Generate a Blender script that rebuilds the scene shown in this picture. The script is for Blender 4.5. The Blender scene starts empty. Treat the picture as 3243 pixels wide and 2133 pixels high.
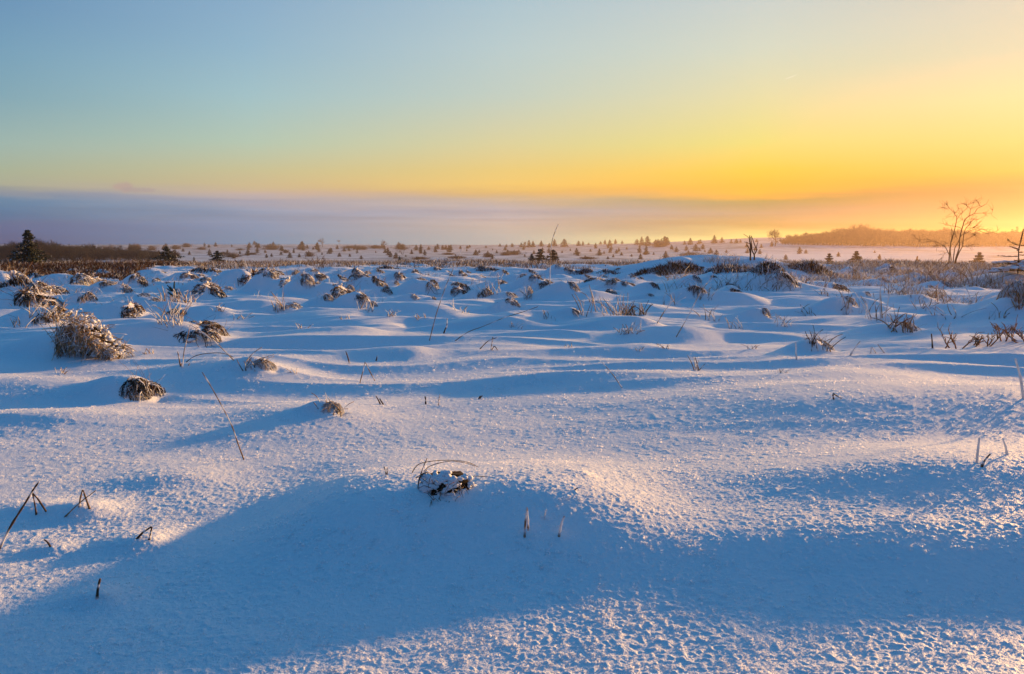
import bpy, math, random
import numpy as np
from mathutils import Vector, Quaternion
R = math.radians
random.seed(7); rng = np.random.default_rng(11)
scene = bpy.context.scene
col = scene.collection

# ---------------------------------------------------------------- camera
F = 2404.0; CX = 1621.5; CY = 1066.5            # focal length and centre in photo pixels
PITCH = math.atan((CY - 775.0) / F)
CAMZ = 1.0
cam_d = bpy.data.cameras.new("camera"); cam = bpy.data.objects.new("camera", cam_d); col.objects.link(cam)
cam_d.sensor_width = 36; cam_d.lens = 36 * F / 3243
cam_d.clip_start = 0.05; cam_d.clip_end = 8000
cam.location = (0, 0, CAMZ); cam.rotation_euler = (R(90) - PITCH, 0, 0)
scene.camera = cam
CP, SP = math.cos(PITCH), math.sin(PITCH)

def ray(px, py):
    u = (px - CX) / F; v = (CY - py) / F
    d = np.array([u, CP + v * SP, -SP + v * CP])
    return d / np.linalg.norm(d)

# ---------------------------------------------------------------- exposure, sun, sky
EXPO = 1.5
scene.view_settings.view_transform = 'Standard'; scene.view_settings.look = 'None'
scene.view_settings.exposure = EXPO; scene.view_settings.gamma = 1.0
scene.cycles.use_denoising = True
scene.cycles.max_bounces = 6; scene.cycles.diffuse_bounces = 3; scene.cycles.volume_bounces = 1
scene.cycles.transparent_max_bounces = 8
scene.cycles.sample_clamp_indirect = 6
SUN_AZ, SUN_EL = 50.0, 7.5                       # degrees right of the view axis, above the horizon
sun_dir = Vector((math.sin(R(SUN_AZ)) * math.cos(R(SUN_EL)), math.cos(R(SUN_AZ)) * math.cos(R(SUN_EL)), math.sin(R(SUN_EL))))
sd = bpy.data.lights.new("sun", 'SUN'); sd.energy = 3.8; sd.angle = R(2.0); sd.color = (1.0, 0.54, 0.19)
sun = bpy.data.objects.new("sun", sd); col.objects.link(sun)
sun.rotation_euler = sun_dir.to_track_quat('Z', 'Y').to_euler(); sun.location = (60, 50, 30)

def lin(c):
    return tuple(((x / 255) / 12.92 if x / 255 <= 0.04045 else ((x / 255 + 0.055) / 1.055) ** 2.4) for x in c)

PYS = [785, 755, 715, 670, 632, 606, 585, 540, 450, 300, 150, 0]
SKY = {   # azimuth column (photo x) -> colours from the horizon up
    0: [(29, 95, 163), (29, 95, 163), (30, 108, 177), (34, 123, 178), (85, 138, 176), (139, 153, 170), (179, 181, 157), (174, 186, 158), (159, 187, 179), (128, 170, 185), (115, 161, 188), (103, 148, 185)],
    800: [(94, 156, 202), (94, 156, 202), (107, 159, 207), (138, 165, 199), (172, 175, 194), (204, 183, 173), (213, 193, 149), (205, 199, 153), (182, 204, 183), (160, 196, 203), (144, 183, 205), (135, 173, 202)],
    1600: [(175, 196, 201), (175, 196, 201), (191, 195, 194), (173, 179, 197), (204, 184, 158), (231, 190, 113), (250, 208, 112), (238, 208, 122), (219, 212, 159), (192, 208, 196), (183, 205, 207), (170, 197, 208)],
    2400: [(255, 255, 152), (255, 255, 152), (101, 130, 69), (134, 141, 123), (137, 143, 76), (255, 182, 25), (255, 185, 22), (255, 205, 52), (231, 221, 120), (224, 220, 169), (207, 216, 197), (196, 208, 204)],
    3243: [(255, 255, 22), (255, 255, 22), (187, 65, 19), (112, 65, 21), (94, 64, 17), (115, 69, 21), (213, 99, 25), (255, 157, 34), (255, 194, 108), (255, 215, 158), (205, 208, 178), (203, 205, 186)],
}
w = bpy.data.worlds.new("World"); scene.world = w; w.use_nodes = True
nt = w.node_tree; nt.nodes.clear()
N = nt.nodes.new; L = nt.links.new
def mnode(tree, op, a, b=None, c=None, clamp=False):
    n = tree.nodes.new('ShaderNodeMath'); n.operation = op; n.use_clamp = clamp
    for i, s in enumerate((a, b, c)):
        if s is None: continue
        if isinstance(s, (int, float)): n.inputs[i].default_value = s
        else: tree.links.new(s, n.inputs[i])
    return n.outputs[0]
M = lambda *a, **k: mnode(nt, *a, **k)
tc = N('ShaderNodeTexCoord'); sep = N('ShaderNodeSeparateXYZ'); L(tc.outputs['Generated'], sep.inputs[0])
X, Y, Z = sep.outputs
az = M('ARCTAN2', X, Y)                          # radians, 0 = view axis, + to the right
# drifting strata: the height at which the colours are looked up waves a little near the horizon
comb = N('ShaderNodeCombineXYZ'); L(M('MULTIPLY', az, 3.0), comb.inputs[0]); L(M('MULTIPLY', Z, 34.0), comb.inputs[1])
ns = N('ShaderNodeTexNoise'); ns.inputs['Scale'].default_value = 1.6; ns.inputs['Detail'].default_value = 5; ns.inputs['Roughness'].default_value = 0.55
L(comb.outputs[0], ns.inputs['Vector'])
band = M('SUBTRACT', 1.0, M('MULTIPLY', M('ABSOLUTE', M('SUBTRACT', Z, 0.04)), 16.0), clamp=True)
zz = M('ADD', Z, M('MULTIPLY', M('MULTIPLY', M('SUBTRACT', ns.outputs['Fac'], 0.5), 0.034), band))
tt = M('POWER', M('MAXIMUM', M('DIVIDE', M('ADD', zz, 0.02), 1.02), 0.0), 0.5)
def tz(z): return (max(z + 0.02, 0) / 1.02) ** 0.5
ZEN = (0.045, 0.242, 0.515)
def ramp(pts):
    n = N('ShaderNodeValToRGB'); L(tt, n.inputs[0]); cr = n.color_ramp
    pts = sorted(pts)
    cr.elements[0].position = pts[0][0]; cr.elements[0].color = (*pts[0][1], 1)
    cr.elements[1].position = pts[-1][0]; cr.elements[1].color = (*pts[-1][1], 1)
    for p, c in pts[1:-1]:
        e = cr.elements.new(p); e.color = (*c, 1)
    return n.outputs['Color']
cols = []
for px, cs in SKY.items():
    pts = []
    for py, c in zip(PYS, cs):
        d = ray(px, py); pts.append((tz(d[2]), lin(c)))
    top = lin(cs[-1])
    pts.append((tz(0.40), tuple(0.45 * a + 0.55 * b for a, b in zip(top, ZEN))))
    pts.append((tz(0.58), tuple(0.08 * a + 0.92 * b for a, b in zip(top, ZEN))))
    pts.append((1.0, ZEN))
    d = ray(px, 560); cols.append((math.atan2(d[0], d[1]), ramp(pts)))
# towards the sun (outside the frame) and behind the camera
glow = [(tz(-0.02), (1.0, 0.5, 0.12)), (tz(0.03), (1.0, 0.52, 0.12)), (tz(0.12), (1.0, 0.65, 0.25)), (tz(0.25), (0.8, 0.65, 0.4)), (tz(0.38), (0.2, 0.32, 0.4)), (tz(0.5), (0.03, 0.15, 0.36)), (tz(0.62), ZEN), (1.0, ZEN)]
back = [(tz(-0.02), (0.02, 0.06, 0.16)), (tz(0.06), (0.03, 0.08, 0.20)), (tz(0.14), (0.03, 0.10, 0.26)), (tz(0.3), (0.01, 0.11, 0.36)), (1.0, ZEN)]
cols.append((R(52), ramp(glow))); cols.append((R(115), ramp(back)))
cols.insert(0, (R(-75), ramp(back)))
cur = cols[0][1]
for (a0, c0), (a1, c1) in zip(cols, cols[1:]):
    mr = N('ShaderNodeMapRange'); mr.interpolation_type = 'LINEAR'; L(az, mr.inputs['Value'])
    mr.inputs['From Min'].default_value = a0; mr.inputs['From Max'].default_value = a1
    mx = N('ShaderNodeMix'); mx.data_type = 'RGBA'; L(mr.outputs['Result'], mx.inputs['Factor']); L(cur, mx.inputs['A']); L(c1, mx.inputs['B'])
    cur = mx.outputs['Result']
# faint streaks in the cloud bank
comb2 = N('ShaderNodeCombineXYZ'); L(M('MULTIPLY', az, 2.0), comb2.inputs[0]); L(M('MULTIPLY', Z, 60.0), comb2.inputs[1])
ns2 = N('ShaderNodeTexNoise'); ns2.inputs['Scale'].default_value = 2.2; ns2.inputs['Detail'].default_value = 4; L(comb2.outputs[0], ns2.inputs['Vector'])
band2 = M('SUBTRACT', 1.0, M('MULTIPLY', M('ABSOLUTE', M('SUBTRACT', Z, 0.035)), 30.0), clamp=True)
gain = M('ADD', 1.0, M('MULTIPLY', M('MULTIPLY', M('SUBTRACT', ns2.outputs['Fac'], 0.5), 0.75), band2))
vs = N('ShaderNodeVectorMath'); vs.operation = 'SCALE'; L(cur, vs.inputs[0]); L(gain, vs.inputs['Scale'])
cur = vs.outputs[0]
# small cumulus head above the bank and a short contrail
def spot(px, py, sx, sy, rot, colr, amt, noise=0.0, base=None):
    global cur
    d = ray(px, py); a0 = math.atan2(d[0], d[1])
    da = M('SUBTRACT', az, a0); dz = M('SUBTRACT', Z, float(d[2]))
    c, s = math.cos(rot), math.sin(rot)
    u = M('DIVIDE', M('ADD', M('MULTIPLY', da, c), M('MULTIPLY', dz, s)), sx)
    v = M('DIVIDE', M('SUBTRACT', M('MULTIPLY', dz, c), M('MULTIPLY', da, s)), sy)
    r2 = M('ADD', M('MULTIPLY', u, u), M('MULTIPLY', v, v))
    if noise:
        nn = N('ShaderNodeTexNoise'); nn.inputs['Scale'].default_value = 160; nn.inputs['Detail'].default_value = 4
        L(tc.outputs['Generated'], nn.inputs['Vector'])
        r2 = M('ADD', r2, M('MULTIPLY', M('SUBTRACT', nn.outputs['Fac'], 0.5), noise))
    f = M('MULTIPLY', M('DIVIDE', M('SUBTRACT', 1.0, r2), 0.6, clamp=True), amt)
    mx = N('ShaderNodeMix'); mx.data_type = 'RGBA'; L(f, mx.inputs['Factor']); L(cur, mx.inputs['A']); mx.inputs['B'].default_value = (*lin(colr), 1)
    cur = mx.outputs['Result']
spot(392, 592, 0.013, 0.0065, 0, (190, 166, 160), 0.75, 2.2)
spot(430, 600, 0.024, 0.0035, 0, (178, 164, 164), 0.6, 2.0)
spot(2505, 243, 0.009, 0.00055, 0.30, (250, 240, 215), 0.7)
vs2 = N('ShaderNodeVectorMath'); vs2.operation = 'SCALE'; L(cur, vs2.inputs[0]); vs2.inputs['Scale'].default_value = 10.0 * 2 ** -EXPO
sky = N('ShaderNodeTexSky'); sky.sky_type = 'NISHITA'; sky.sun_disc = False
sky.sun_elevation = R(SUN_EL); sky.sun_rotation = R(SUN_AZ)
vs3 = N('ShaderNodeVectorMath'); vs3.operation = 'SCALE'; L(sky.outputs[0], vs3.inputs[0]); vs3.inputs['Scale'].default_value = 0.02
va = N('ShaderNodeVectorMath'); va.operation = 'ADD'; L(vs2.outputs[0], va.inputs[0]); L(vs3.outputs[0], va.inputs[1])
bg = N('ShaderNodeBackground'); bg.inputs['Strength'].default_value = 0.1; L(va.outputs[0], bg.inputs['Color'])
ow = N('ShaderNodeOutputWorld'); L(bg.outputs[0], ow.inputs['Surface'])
w.cycles.sampling_method = 'MANUAL'; w.cycles.sample_map_resolution = 1024

# ---------------------------------------------------------------- noise and terrain
def _h(ix, iy, s):
    n = (ix.astype(np.int64) * 374761393 + iy.astype(np.int64) * 668265263 + s * 974634777) & 0x7fffffff
    n = ((n ^ (n >> 13)) * 1274126177) & 0x7fffffff
    return (n ^ (n >> 16)) & 1023
_ang = np.linspace(0, 2 * np.pi, 1024, endpoint=False); _gx = np.cos(_ang).astype(np.float32); _gy = np.sin(_ang).astype(np.float32)
def perlin(x, y, s=0):
    x0 = np.floor(x); y0 = np.floor(y); fx = (x - x0).astype(np.float32); fy = (y - y0).astype(np.float32)
    ux = fx * fx * fx * (fx * (fx * 6 - 15) + 10); uy = fy * fy * fy * (fy * (fy * 6 - 15) + 10)
    def g(i, j):
        k = _h(x0 + i, y0 + j, s); return _gx[k] * (fx - i) + _gy[k] * (fy - j)
    a = g(0, 0); a += ux * (g(1, 0) - a); b = g(0, 1); b += ux * (g(1, 1) - b)
    return (a + uy * (b - a)) * 1.5
def sst(a, b, x):
    t = np.clip((x - a) / (b - a), 0, 1); return t * t * (3 - 2 * t)

EDGE = 39.0                                      # where the plateau breaks to the plain
def big(x, y):
    """Plateau, the drop behind it, the plain and the far rises."""
    r = np.hypot(x, y)
    rr = r + 3.0 * perlin(x / 9, y / 9, 3)
    z = -3.4 * sst(EDGE + 1, EDGE + 50, rr)
    z = z + 0.9 * perlin(x / 90, y / 60, 5) * sst(100, 220, r)
    z = z + 4.4 * sst(480, 820, r)                             # far low rise in the fog
    a = np.arctan2(x, y)
    z = z + (7.0 * sst(0.10, 0.34, a) * (1 - sst(0.9, 1.2, a))) * sst(220, 640, r)
    return z
BUMPS = []                                       # x, y, height, sigma left, right, front, back
def P(px, py, z):
    d = ray(px, py); t = (z - CAMZ) / d[2]; return float(d[0] * t), float(d[1] * t)
def bump(px, py, h, sl, sr, sf, sb, z0=0.0, p=2.0):
    x, y = P(px, py, h + z0); BUMPS.append((x, y, h, sl, sr, sf, sb, p))
# foreground drifts
bump(1400, 1535, .178, .56, .68, .34, .60, p=3.6)
bump(1850, 1625, .012, .10, .03, .07, .08)
bump(2650, 1680, .075, .95, 1.8, .30, .9, p=3)
bump(3150, 1770, .024, .65, 1.5, .24, .5, p=2.5)
bump(3050, 1490, .105, .95, 1.5, .34, .45, p=2)
bump(2950, 1262, .145, 1.6, 2.2, .58, 1.3, p=2.5)
bump(3050, 1085, .110, 2.2, 1.8, .35, .7)
bump(2450, 1150, .040, .90, .9, .22, .40)
bump(1010, 1290, .062, .60, .35, .28, .40)
bump(100, 1195, .085, 1.1, .6, .28, .45)
bump(690, 1155, .100, .65, .55, .30, .50)
bump(700, 1368, .025, .45, .45, .16, .25)
bump(180, 1300, .040, .55, .50, .20, .30)
bump(120, 1605, .022, .12, .09, .06, .10)
bump(262, 1602, .040, .12, .10, .07, .12)
bump(455, 1705, .032, .16, .08, .07, .12)
bump(310, 1880, .030, .10, .07, .05, .10)
bump(165, 1735, .018, .09, .06, .04, .07)
bump(1850, 1190, .065, .85, .7, .28, .40)
bump(1300, 1115, .060, .55, .2, .22, .30)
bump(1880, 990, .150, 1.3, .50, .40, .7)
bump(560, 1500, .030, .25, .2, .12, .2)
bump(2440, 872, .36, 3.0, .8, 1.0, 2.0)          # smooth hump right of centre
bump(2360, 822, .50, 3.0, 2.6, 1.3, 3.0)         # heather hump with the dead tree
bump(2130, 838, .30, 2.2, 2.2, 1.0, 2.0)
bump(2620, 842, .20, 1.6, 1.8, .8, 2.0)
bump(3290, 910, .42, .80, 1.0, .7, 1.0)         # big drift at the right edge
bump(170, 1050, .15, 1.0, .7, .6, .9)
bump(3215, 872, .25, 1.0, 1.5, .8, 1.2)
def near(x, y):
    r = np.hypot(x, y); z = np.zeros_like(r)
    for bx, by, h, sl, sr, sf, sb, p in BUMPS:
        dx = x - bx; dy = y - by
        m = (np.abs(dx) < 3.2 * max(sl, sr)) & (np.abs(dy) < 3.2 * max(sf, sb))
        if not m.any(): continue
        ddx = dx[m]; ddy = dy[m]
        z[m] += h * np.exp(-np.abs(ddx / np.where(ddx < 0, sl, sr)) ** p - (ddy / np.where(ddy < 0, sf, sb)) ** 2)
    return z
def rolls(x, y):
    r = np.hypot(x, y); fade = 1 - sst(60, 110, r)
    wx = x + .5 * perlin(x / 3, y / 3, 21); wy = y + .35 * perlin(x / 2.5, y / 2.5, 22)
    n1 = 1 - np.abs(perlin(wx / 4.6, wy / 1.1, 31)) * 2.2
    n1b = 1 - np.abs(perlin(wx / 2.4 + 9, wy / .6, 35)) * 2.2
    z = (.080 * sst(3.8, 8, r)) * n1 + (.003 + .030 * sst(4, 7, r)) * n1b
    z += (.03 + .09 * sst(8, 14, r)) * perlin(x / 7, y / 4.5, 33)
    z += (.008 + .008 * sst(4, 8, r)) * perlin(x / .9, y / .42, 34)
    z -= .06 * sst(4.2, 9, r)
    return z * fade
TUSS_B = []
def tuss(x, y):
    z = np.zeros_like(x)
    for bx, by, h, s in TUSS_B:
        dx = x - bx + .62 * s; dy = y - by - .10 * s
        m = (np.abs(dx) < 4.5 * s) & (np.abs(dy) < 3.5 * s)
        if not m.any(): continue
        a = dx[m]; b = dy[m]
        q = (a / np.where(a < 0, 2.2 * s, 1.2 * s)) ** 2 + (b / (1.2 * s)) ** 2
        z[m] += h * np.exp(-q ** 1.2)
        z[m] -= .22 * h * np.exp(-((a - 1.7 * s) / (.5 * s)) ** 2 - ((b + .35 * s) / (.6 * s)) ** 2)
    return z
def H(x, y):
    x = np.atleast_1d(np.asarray(x, float)); y = np.atleast_1d(np.asarray(y, float))
    return big(x, y) + near(x, y) + rolls(x, y) + tuss(x, y)
def h1(x, y): return float(H(x, y)[0])
def atp(px, py):
    """The same for things out on the plain beyond the plateau edge."""
    d = ray(px, py); p = _T[:, None] * d[None, :]; ok = _T > 62
    g = big(p[:, 0], p[:, 1]); below = np.nonzero(ok & (p[:, 2] + CAMZ < g))[0]
    i = below[0] if len(below) else len(_T) - 1
    return float(p[i, 0]), float(p[i, 1]), float(g[i])
LAND_FAR = ((95, "the tallest dark spruce"), (390, "the twin round crowns"), (690, "the squat spruce clump"), (1150, "the long dark thicket"), (1270, "the rounded willow bush"), (1755, "the tall reed"), (2085, "the ochre thicket"), (2385, "the dead forked tree"), (2455, "the round-headed tree"), (3020, "the bare tree"))
LAND_MID = ((69, "the wide brown-black tussock"), (250, "the tall straw tussock"), (397, "the striped tussock"), (600, "the long low tussock"), (782, "the tall black-faced tussock"), (907, "the stout brown tussock"), (1073, "the twin-topped tussock"), (1359, "the jet-black tussock"), (1755, "the tall reed's foot"), (1905, "the fan of stems"), (2204, "the small black tuft"), (2485, "the large dark tussock"), (2680, "the orange-edged dome"), (3015, "the stout shrub"))
ORD = ["nearest", "second", "third", "fourth", "fifth", "sixth", "seventh", "eighth", "ninth", "tenth", "eleventh", "twelfth", "thirteenth", "fourteenth", "fifteenth", "sixteenth"]
def spread_labels(items, land, rows):
    """items: (object, photo x, foot row, words). Names each by its row and by how many of its like lie between it and a landmark."""
    b = {}
    for o, px, fy, words in items:
        row = [n for lim, n in rows if fy < lim][0]; lx, ln = min(land, key=lambda l: abs(l[0] - px)); side = 'left' if px < lx else 'right'
        b.setdefault((words, row, lx, ln, side), []).append((abs(px - lx), o))
    for (words, row, lx, ln, side), L_ in b.items():
        for i, (_, o) in enumerate(sorted(L_, key=lambda q: q[0])): o['label'] = f"{words} {row}, {ORD[min(i, 15)]} {side} of {ln}"
_T = np.concatenate([np.geomspace(1.3, 60, 2600), np.geomspace(60.5, 840, 900)])
def at(px, py):
    """Where the line of sight through a photo pixel first meets the ground."""
    d = ray(px, py); p = _T[:, None] * d[None, :]
    g = H(p[:, 0], p[:, 1]); below = np.nonzero(p[:, 2] + CAMZ < g)[0]
    i = below[0] if len(below) else len(_T) - 1
    return float(p[i, 0]), float(p[i, 1]), float(g[i])

# ---------------------------------------------------------------- tussock list (photo pixel of the foot, width, height in photo pixels, style)
T = []   # filled before the ground is built, so that the snow can drift against each
def tdef(px, py, wpx, hpx, style, label, group=None):
    x, y, z = at(px, py); dist = math.hypot(x, y)
    k = 1.0 if dist < 9 else 1.18; s = wpx / F * dist / 2 * 1.05 * k; hh = hpx / F * dist * (1.1 if dist < 9 else 1.22)
    T.append(dict(x=x, y=y + .7 * s, s=s, h=hh, style=style, label=label, group=group, d=dist))
_tuss_rows = [
 # px, foot py, width, height, style, label
 (424,1268,118,82,'dark',"black hollow tussock leaning over its scoured pit, nearest dark tussock on the left"),
 (826,1172,72,40,'snowy',"low half-buried tussock with curled snow lip, to the right of the long dark one"),
 (1040,1312,66,48,'snowy',"small tuft capped with snow behind the front drift, its bent blades spilling right"),
 (1430,1575,128,70,'snowy',"snow-crusted tussock with black gaps on the crest of the front drift"),
 (250,1132,150,150,'tall',"tall straw-coloured tussock draped in frosted blades, biggest on the left"),
 (600,1078,165,52,'dark',"long low black-bellied tussock with a white rim, right of the tall straw one"),
 (130,1030,85,45,'frost',"frosted tussock just behind the tall straw-coloured one"),
 (397,1010,72,46,'dark',"round dark tussock striped with snow, alone between the tall straw one and the fir sprig"),
 (69,983,105,48,'dark',"wide brown-black tussock near the left edge"),
 (85,942,62,36,'frost',"pinkish frosted tussock directly behind the wide brown-black one"),
 (17,925,70,62,'frost',"bushy pink-lit tussock cut by the left edge of the picture"),
 (221,912,78,42,'frost',"broad frosted tussock in front of the dark heather strip"),
 (262,962,34,26,'frost',"little tussock on the right flank of a smooth snow hump at left"),
 (380,930,34,26,'frost',"small sunlit tussock left of the fir sprig, below the heather strip"),
 (468,968,42,16,'snowy',"flat pale tussock just left of the fir sprig"),
 (645,948,66,44,'dark',"frost-striped dome tussock right of the fir sprig"),
 (782,904,64,50,'dark',"tall black-faced tussock standing at the back of the left half"),
 (683,896,26,24,'frost',None),(700,884,22,14,'frost',None),
 (806,894,34,30,'frost',"little leaning tussock touching the tall black-faced one on its right"),
 (866,882,36,26,'dark',None),(930,874,24,16,'frost',None),
 (1003,888,54,24,'dark',"wide flat black tussock in the back rows, left of the middle"),
 (1076,890,30,22,'dark',None),(1128,888,34,24,'dark',None),(1166,880,20,14,'frost',None),
 (1190,914,44,36,'dark',"pointed tussock with one lit edge, in the third row behind the round black one"),
 (1262,890,36,22,'dark',None),(1311,866,22,14,'dark',None),(1249,904,22,14,'frost',None),
 (907,926,66,46,'dark',"stout brown tussock with rusty lit flank, left of the middle"),
 (843,926,44,34,'frost',"slanting tussock sloping down towards the stout brown one"),
 (960,942,50,42,'frost',"steep rusty tussock right beside the stout brown one"),
 (1004,912,30,22,'dark',None),(959,892,18,12,'dark',None),
 (1024,964,42,30,'frost',"small striped tussock in front of the twin-topped one"),
 (1073,950,76,48,'dark',"twin-topped black tussock left of the picture's middle"),
 (1135,968,54,36,'dark',"brown tussock on a snow hump, just right of and below the twin-topped one"),
 (1172,976,28,16,'frost',None),
 (1214,936,30,26,'frost',"tussock clinging to the right end of a bare white hump"),
 (1140,912,42,20,'frost',None),
 (1359,933,54,36,'black',"round jet-black tussock half under a smooth white cap, near the middle"),
 (1368,950,20,14,'frost',None),(1308,950,30,14,'snowy',None),
 (1450,922,60,24,'dark',"flat speckled tussock right of the round jet-black one"),
 (1528,948,46,30,'frost',"ragged tussock with blades fanning right, just right of the middle"),
 (1585,906,42,20,'dark',None),(1597,872,22,18,'dark',None),(1383,858,22,12,'dark',None),
 (1620,976,40,26,'frost',"low tussock by the foot of the tall reed"),
 (1648,892,46,18,'frost',None),(1672,940,30,30,'frost',"upright bleached tuft between the tall reed and the middle"),
 (1724,916,66,32,'dark',"broad snow-flecked tussock behind the bleached tuft"),
 (1797,946,62,42,'frost',"golden-lit honeycombed tussock, brightest right of the middle"),
 (1820,872,30,16,'black',None),(1788,872,30,16,'black',None),(1765,870,22,14,'black',None),
 (1703,880,26,12,'dark',None),(1893,904,52,20,'frost',None),(1859,886,30,18,'dark',None),
 (1986,908,46,20,'dark',None),(2018,892,26,14,'dark',None),
 (2070,920,36,26,'dark',"dark tuft riding the peak of a long smooth drift right of the middle"),
 (2204,898,30,24,'black',"small black tuft in front of the heather hump"),
 (2315,918,40,12,'dark',None),(2330,940,42,16,'dark',"thin dark lip of a tussock below the large smooth hump"),
 (1940,914,40,16,'frost',None),(1821,996,30,14,'dark',None),
 (2418,1004,34,22,'frost',"low frosted tuft on a drift, left of the ragged ochre tussock"),
 (2485,911,70,36,'black',"large dark tussock ending the smooth hump, below the dead forked tree"),
 (2650,924,70,26,'dark',"dark-topped dome tussock right of the large dark one"),
 (2680,977,52,34,'frost',"dome tussock with an orange-lit right edge, in front of the dark-topped dome"),
 (2600,1112,84,46,'frost',"ragged ochre tussock with loose stems, lone in the right foreground"),
 (2861,1052,80,26,'twig',"flat twiggy tussock between the ragged ochre one and the bilberry twigs"),
 (2790,900,50,20,'frost',None),(2708,866,24,14,'frost',None),(2825,868,32,18,'dark',None),(3144,872,32,16,'dark',None),
 (2960,900,40,18,'frost',None),(3040,880,40,14,'frost',None),(2900,880,36,14,'dark',None),
 (3238,975,60,70,'tall',"rusty tussock on the steep drift at the right edge"),
 (560,1010,40,16,'frost',None),(520,905,30,16,'frost',None),(590,888,40,20,'dark',None),(150,930,50,26,'frost',None),
 (330,925,40,18,'frost',None),(300,905,44,22,'dark',None),(720,920,20,10,'frost',None),(907,982,50,20,'snowy',"snow lumps piled on a low tussock between two reeds, left of the middle"),
 (1430,880,26,12,'dark',None),(1520,880,30,12,'frost',None),(1680,866,26,12,'dark',None),(1930,872,30,14,'dark',None),(2080,880,30,14,'frost',None),
 (640,905,34,18,'frost',None),(740,872,30,16,'dark',None),(1090,866,26,12,'frost',None),(1200,866,22,12,'dark',None),(1480,866,22,12,'dark',None),
]
_g = np.random.default_rng(404)
for _ in range(70):                              # the many small tips between the ones singled out above
    _py = 864 + 90 * _g.random() ** 1.7; _px = _g.uniform(20, 3200); _w = _g.uniform(16, 34) * (.7 + (_py - 860) / 110)
    _tuss_rows.append((_px, _py, _w, _w * _g.uniform(.35, .6), _g.choice(['dark', 'frost', 'frost', 'dark', 'black']), None))
for row in _tuss_rows: tdef(*row)
for t in T:
    if 'crest of the front drift' in (t['label'] or ''): continue
    TUSS_B.append((t['x'], t['y'], t['h'] * (.35 if t['style'] == 'tall' else .62 if t['d'] < 7 else .80), t['s']))
# bare snow humps between them
_k = 0
while _k < 520:
    yy = 8 + 32 * rng.random() ** .75; xx = (rng.random() * 2 - 1) * yy * .95
    if any(math.hypot(xx - b[0], yy - b[1]) < 1.1 * b[3] + .35 for b in TUSS_B): continue
    s = .15 + .28 * rng.random(); TUSS_B.append((xx, yy, s * (.13 + .25 * rng.random()), s)); _k += 1

# ---------------------------------------------------------------- materials
def new_mat(name):
    m = bpy.data.materials.new(name); m.use_nodes = True; t = m.node_tree; t.nodes.clear()
    o = t.nodes.new('ShaderNodeOutputMaterial'); return m, t, o
def principled(t, **kw):
    b = t.nodes.new('ShaderNodeBsdfPrincipled')
    for k, v in kw.items(): b.inputs[k].default_value = v
    return b
def noise_node(t, scale, detail=4, rough=.55, vec=None):
    n = t.nodes.new('ShaderNodeTexNoise'); n.inputs['Scale'].default_value = scale; n.inputs['Detail'].default_value = detail
    n.inputs['Roughness'].default_value = rough
    if vec is not None: t.links.new(vec, n.inputs['Vector'])
    return n
def mixc(t, f, a, b):
    n = t.nodes.new('ShaderNodeMix'); n.data_type = 'RGBA'
    for s, v in (('Factor', f), ('A', a), ('B', b)):
        if isinstance(v, (float, int)): n.inputs[s].default_value = v
        elif isinstance(v, tuple): n.inputs[s].default_value = (*v, 1)
        else: t.links.new(v, n.inputs[s])
    return n.outputs['Result']
def snow_material(name, heath=False):
    m, t, o = new_mat(name)
    b = principled(t, Roughness=.55); b.inputs['Subsurface Weight'].default_value = .0; b.inputs['Subsurface Scale'].default_value = .01; b.inputs['Subsurface Radius'].default_value = (1.0, .8, .7); b.inputs['Specular IOR Level'].default_value = .35
    tcn = t.nodes.new('ShaderNodeTexCoord'); vec = tcn.outputs['Object']
    n1 = noise_node(t, 210, 3, .6, vec); n2 = noise_node(t, 70, 3, .6, vec)
    base = mixc(t, n2.outputs['Fac'], (.69, .72, .76), (.82, .84, .87))
    if heath:
        at_ = t.nodes.new('ShaderNodeAttribute'); at_.attribute_name = 'heath'
        n3 = noise_node(t, 2.2, 5, .75, vec)
        f = mnode(t, 'MULTIPLY', at_.outputs['Fac'], mnode(t, 'MULTIPLY_ADD', n3.outputs['Fac'], 1.6, .2), clamp=True)
        base = mixc(t, f, base, (.185, .155, .150))
    t.links.new(base, b.inputs['Base Color'])
    bp = t.nodes.new('ShaderNodeBump'); bp.inputs['Strength'].default_value = .8; bp.inputs['Distance'].default_value = .005
    t.links.new(mnode(t, 'ADD', n1.outputs['Fac'], n2.outputs['Fac']), bp.inputs['Height'])
    t.links.new(bp.outputs[0], b.inputs['Normal'])
    t.links.new(b.outputs[0], o.inputs['Surface'])
    return m
M_SNOW = snow_material("snow", True)
M_CLUMP = snow_material("snow_clump")
def plant_material(name, translucent=.25, rough=.8):
    m, t, o = new_mat(name)
    a = t.nodes.new('ShaderNodeAttribute'); a.attribute_name = 'Col'
    tcn = t.nodes.new('ShaderNodeTexCoord'); n = noise_node(t, 30, 3, .6, tcn.outputs['Object'])
    vm = t.nodes.new('ShaderNodeVectorMath'); vm.operation = 'SCALE'; t.links.new(a.outputs['Color'], vm.inputs[0])
    t.links.new(mnode(t, 'MULTIPLY_ADD', n.outputs['Fac'], .7, .65), vm.inputs['Scale'])
    b = principled(t, Roughness=rough); b.inputs['Specular IOR Level'].default_value = .2
    t.links.new(vm.outputs[0], b.inputs['Base Color'])
    if translucent:
        tr = t.nodes.new('ShaderNodeBsdfTranslucent'); t.links.new(vm.outputs[0], tr.inputs['Color'])
        mx = t.nodes.new('ShaderNodeMixShader'); mx.inputs[0].default_value = translucent
        t.links.new(b.outputs[0], mx.inputs[1]); t.links.new(tr.outputs[0], mx.inputs[2]); t.links.new(mx.outputs[0], o.inputs['Surface'])
    else: t.links.new(b.outputs[0], o.inputs['Surface'])
    return m
M_GRASS = plant_material("frosted_grass", .3)
M_LEAF = plant_material("needles", .1)
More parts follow.
